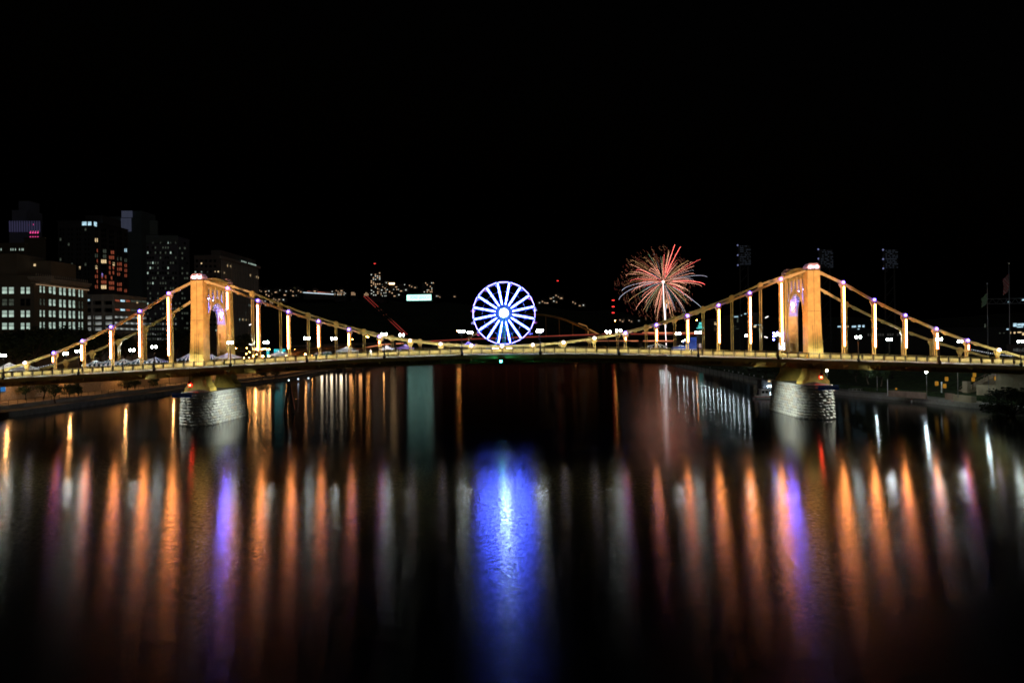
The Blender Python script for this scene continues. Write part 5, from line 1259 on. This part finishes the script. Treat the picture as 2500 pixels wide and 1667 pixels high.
def dock():
    p = atz(2072, 964, 0); q = atz(2130, 962, 0); t = empty('floating_dock', p, 'white railed floating dock right of the right pier', 'dock'); L = q.x-p.x
    MB().box(L/2, 1, .4, L, 2.4, .8).build('deck', WHITEP, t, p)
    for k in range(8): MB().box(L*k/7, -.2, 1.3, .08, .08, 1.1).build('rail_post', WHITEP, t, p)
    for z in (1.2, 1.8): MB().box(L/2, -.2, z, L, .06, .07).build('rail', WHITEP, t, p)
dock()
def boat():
    p = atz(1869, 973, 0); t = empty('patrol_boat', p, 'white patrol boat with a boxy cabin moored beside the right pier', 'boat'); s = 1.0
    hull = MB(); n = 9; secs = []
    for k in range(n):
        u = k/(n-1); x = -3.3+6.9*u; w_ = 1.15*(1-max(0, (u-.55)/.45)**2.2)+.03; zt = .85+.35*max(0, u-.4)
        secs.append([(x, -w_, zt), (x+.05, -w_*.75, .1), (x, 0, -.25), (x+.05, w_*.75, .1), (x, w_, zt)])
    for a in secs: hull.v += a
    for k in range(n-1):
        for j in range(4): hull.f.append([k*5+j, k*5+j+1, (k+1)*5+j+1, (k+1)*5+j]); hull.m.append(0); hull.sm.append(True)
        hull.f.append([k*5+4, k*5, (k+1)*5, (k+1)*5+4]); hull.m.append(0); hull.sm.append(False)
    hull.f.append([0, 1, 2, 3, 4]); hull.m.append(0); hull.sm.append(False)
    hull.build('hull', WHITEP, t, p)
    MB().box(-.1, 0, .62, 6.6, 2.36, .16).build('fender', mat('red_fender', (.5, .04, .03), .6), t, p)
    MB().prism([(-1.6, .95), (-1.5, 2.5), (.5, 2.5), (.95, .95)], -.85, .85, 'y').build('cabin', WHITEP, t, p)
    for x0 in (-1.25, -.3): MB().box(x0+.35, -.87, 1.9, .75, .05, .75).build('window', GLASS, t, p)
    MB().box(-.4, 0, 2.6, 2.5, 1.9, .12).build('roof', WHITEP, t, p)
    MB().tube([(-.4, 0, 2.6), (-.4, 0, 3.5)], .04, 5).bar((-.9, 0, 3.2), (.1, 0, 3.2), .06, .06).build('mast', WHITEP, t, p)
    MB().box(-3.3, 0, .9, .5, .6, .9).build('outboard_motor', BLACK, t, p)
boat()
def pontoon():
    p = atz(1905, 955, 0); t = empty('pontoon_house', (p.x+2, p.y+6, 0), 'low dark pontoon house with three small lit windows behind the patrol boat', 'boathouse'); c = (p.x+2, p.y+6, 0)
    MB().box(0, 0, 1.6, 13, 4, 3.2).build('wall', mat('dark_boards', (.05, .05, .05), .8), t, c); MB().box(0, 0, 3.3, 13.8, 4.8, .2).build('roof', BLACK, t, c)
    for px in (1878, 1887, 1895): a = at(px, 929.5, c[1]-2.06); MB().box(0, 0, 0, .8, .06, .75).build('window', LITY, t, a)
    for px, m in ((1875, 0), (1881, 0), (1892, 0), (1898, 0)):
        a = at(px, 943, c[1]-2.6); MB().ball((0, 0, 0), .17, 0, 8, 5).build('dock_lamp', emit('dock_lamp_blue', (.6, .8, 1), 90), t, a)
pontoon()
# right background: stadium, flags, light towers, signs
def flag(px, pt, pb, Y, fl, label):
    p = at(px, pt, Y); zb = 9; t = empty('flagpole', (p.x, Y, zb), label, 'flagpole')
    MB().tube([(0, 0, 0), (0, 0, p.z-zb)], [.2, .1], 8).build('pole', mat('pole_silver', (.25, .27, .3), .35, .3), t, (p.x, Y, zb)); MB().ball((0, 0, 0), .28, 0, 8, 5).build('finial', WHITEP, t, p)
    y0, y1, m = fl; a, c = at(px, y0, Y), at(px, y1, Y); h = a.z-c.z; n = 7
    for k in range(n):
        b = MB(); nz = 10
        for j in range(nz+1):
            z = a.z-p.z-h*j/nz; wv = math.sin(j*1.1)*.25; u0, u1 = -k*.24, -(k+1)*.24
            b.v += [(u0-.1, math.sin(k+j*.8)*.2, z-k*.22), (u1-.1, math.sin(k+1+j*.8)*.2, z-(k+1)*.22)]
        for j in range(nz): b.f.append([2*j, 2*j+1, 2*j+3, 2*j+2]); b.m.append((k+j) % len(m)); b.sm.append(True)
        b.build('flag_fold', m, t, p)
flag(2463, 643, 803, 215, (669, 709, [mat('flag_red', (.5, .03, .04), .8), mat('flag_white', (.5, .45, .45), .8)]), 'tall flagpole with a drooping red and white striped flag at the right edge')
flag(2410, 692, 850, 225, (716, 740, [mat('flag_green', (.35, .55, .35), .8), mat('flag_green', (.35, .55, .35))]), 'shorter flagpole with a limp pale green flag')
def light_tower(px0, px1, pt, pm, pb, Y, label, br):
    a, c = at(px0, pt, Y), at(px1, pm, Y); w_ = c.x-a.x; h = a.z-c.z; cx = (a.x+c.x)/2; zb = 9; t = empty('light_tower', (cx, Y, zb), label, 'light tower')
    MB().box(cx, Y+.5, (a.z+c.z)/2, w_, .6, h).build('lamp_bank', mat('tower_steel', (.03, .03, .035), .6), t)
    for s in (-.35, .35): MB().bar((cx+s*w_, Y+1, zb), (cx+s*w_*.9, Y+1, a.z), .5, .5).build('leg', mat('tower_steel', (.03, .03, .035)), t)
    k = zb+4
    while k < a.z-4: MB().bar((cx-.35*w_, Y+1, k), (cx+.35*w_, Y+1, k+5), .25, .25).build('brace', mat('tower_steel', (.03, .03, .035)), t); k += 5
    lm = MB().box(0, 0, 0, .5, .2, .4).mesh('dim_lamp', emit('tower_dim', (.5, .6, .8), br, False)); bl = MB().ball((0, 0, 0), .38, 0, 6, 4).mesh('corner_lamp', emit('tower_corner', (.45, .5, 1), .35, False))
    for i in range(9):
        for j in range(11):
            if rnd.random() < .5: place('dim_lamp', lm, t, (cx-w_*.32+w_*.78*i/8, Y-.1, c.z+h*(j+.5)/11))
    for j in range(3): place('corner_lamp', bl, t, (a.x-.3, Y-.2, a.z-h*j/2))
light_tower(1802, 1833, 599, 647, 800, 330, 'leftmost dim stadium light tower above the right half of the bridge', .025)
light_tower(1999, 2034, 609, 654, 800, 300, 'stadium light tower rising just behind the right bridge tower', .06)
light_tower(2157, 2192, 610, 655, 800, 290, 'rightmost dim stadium light tower beyond the right bridge tower', .015)
def stadium():
    Y = 255; a = at(2190, 880, Y); t = empty('stadium', (150, 290, 9), 'dim stadium stand with long roof truss and a few lit windows at the far right', 'stadium')
    x0, x1 = at(2080, 800, 290).x, at(2640, 800, 290).x; MB().box((x0+x1)/2, 305, 13, x1-x0, 26, 14).build('stand', mat('stand_wall', (.03, .03, .03), .9), t)
    z = at(2400, 742, 280).z; xa = at(2395, 735, 280).x; b = MB()
    for zz in (0, 2.0): b.bar((xa, 280, z+zz), (x1, 280, z+zz), .3, .25)
    k = xa
    while k < x1: b.bar((k, 280, z), (k+1.5, 280, z+2), .14, .14); b.bar((k+1.5, 280, z+2), (k+3, 280, z), .14, .14); k += 3
    b.build('roof_truss', mat('truss_steel', (.22, .22, .24), .5), t)
    for px, py, w_, h, m in [(2478, 793, 8, 8, LITC), (2488, 792, 8, 5, LITC), (2497, 792, 8, 6, LITC), (2490, 798, 14, 3, LITC), (2466, 812, 4, 5, LITY), (2477, 812, 4, 4, LITY), (2489, 811, 9, 3, LITY), (2498, 815, 4, 6, LITY), (2441, 813, 3, 3, LITD), (2451, 813, 3, 2, LITD), (2405, 795, 3, 9, LITD), (2460, 803.5, 5, 3, LITC), (2402, 734, 6, 2, LITC), (2463, 737, 5, 2, LITC), (2498, 732, 5, 4, LITC),
                              (2049, 797, 8, 3, LITC), (2066, 797, 10, 4, LITY), (2085, 797, 10, 4, LITC), (2098, 796, 6, 5, LITC), (2108, 796, 5, 5, LITC), (2096, 803, 4, 2, LITC)]:
        p = at(px, py, 278.5 if px > 2300 else 291.5); MB().box(0, 0, 0, w_/F*p.y, .1, h/F*p.y).build('window', m, t, p)
    for k in range(14): p = at(2120+k*6, 817, 291.5); MB().box(0, 0, 0, .5, .1, 1.0).build('window', emit('stand_dim', (.5, .5, .45), .06, False), t, p)
stadium()
def nsbuilding(px0, px1, pt, pb, Y, label, lights):
    a, c = at(px0, pt, Y), at(px1, pb, Y); t = empty('office_building', ((a.x+c.x)/2, Y, 9), label, 'building')
    MB().box((a.x+c.x)/2, Y+9, (a.z+9)/2, c.x-a.x, 18, a.z-9).build('wall', mat('dark_far_wall', (.05, .05, .055)), t)
    for px, py, w_, h, m in lights: p = at(px, py, Y-.1); MB().box(0, 0, 0, w_/F*Y, .1, h/F*Y).build('window', m, t, p)
nsbuilding(1786, 1818, 768, 860, 420, 'dark building with a bright roof strip between amber light tubes', [(1797, 773, 10, 2.4, LITC), (1809, 770, 4, 2, LITC), (1801, 781, 3, 12, LITD), (1791, 797, 12, 1.3, LITD), (1800, 803, 8, 1.2, LITD), (1790, 808, 9, 1, LITD)])
nsbuilding(1819, 1866, 763, 860, 430, 'broad dark building with rows of white strip lights left of the right tower', [(1819.5, 766, 5, 2.4, LITC), (1828, 764.5, 6, 2, LITC), (1856, 793, 9, 1.8, LITC), (1845, 793.5, 6, 1.6, LITC), (1843, 797, 6, 4, LITY), (1853, 803, 6, 4, LITD), (1828, 798, 4, 6, LITC), (1860, 800, 4, 1.5, LITC)])
nsbuilding(1735, 1775, 778, 860, 450, 'low dim building with one lit penthouse window right of the fireworks', [(1746, 787, 4, 1.5, LITY), (1748, 791, 8, 3, LITY), (1752, 803, 18, 10, emit('faint_glass', (.4, .25, .15), .05, False))])
def headsign():
    a = at(2466, 860, 175); t = empty('roof_sign', (a.x, 175, 9), 'dark board with grey letters at the right edge beyond the bridge', 'sign'); c = at(2500, 852, 175)
    MB().box(a.x+6, 175.4, c.z, 13, .2, 2.4).build('board', mat('sign_dark', (.03, .02, .02), .8), t)
    o = place('lettering', text_mesh('HEAD', 1.15, emit('letters_grey', (.4, .42, .4), .2, False), .03), t, at(2489, 854.5, 175.2)); o.rotation_euler = (math.pi/2, 0, 0)
    MB().box(a.x+6, 175.6, 10.5, .3, .3, 4).build('post', BLACK, t)
headsign()
# overhead signal lamps on thin arms by the towers
for i, (px, py) in enumerate(((612, 792), (612, 841), (1872, 774), (1870, 823), (1912, 773))):
    a = at(px, py, 159.2); t = empty('arm_lamp', a, ['upper', 'lower', 'upper', 'lower', 'side'][i]+' small tilted white lamp on a hanger beside the %s tower' % ('left' if i < 2 else 'right'), 'lamp', 'tilted lamps on the far hangers')
    b = MB(); b.box(0, 0, 0, .75, .2, .22, 0); b.bar((0, 0, .1), (-.6 if i < 2 else -.7, 0, .15), .06, .06, 1); o = b.build('lamp', [emit('arm_lamp_white', (1, .95, .9), 1.6, False), BLACK], t, a); o.rotation_euler = (0, R(-25) if i % 2 == 0 else R(20), 0)
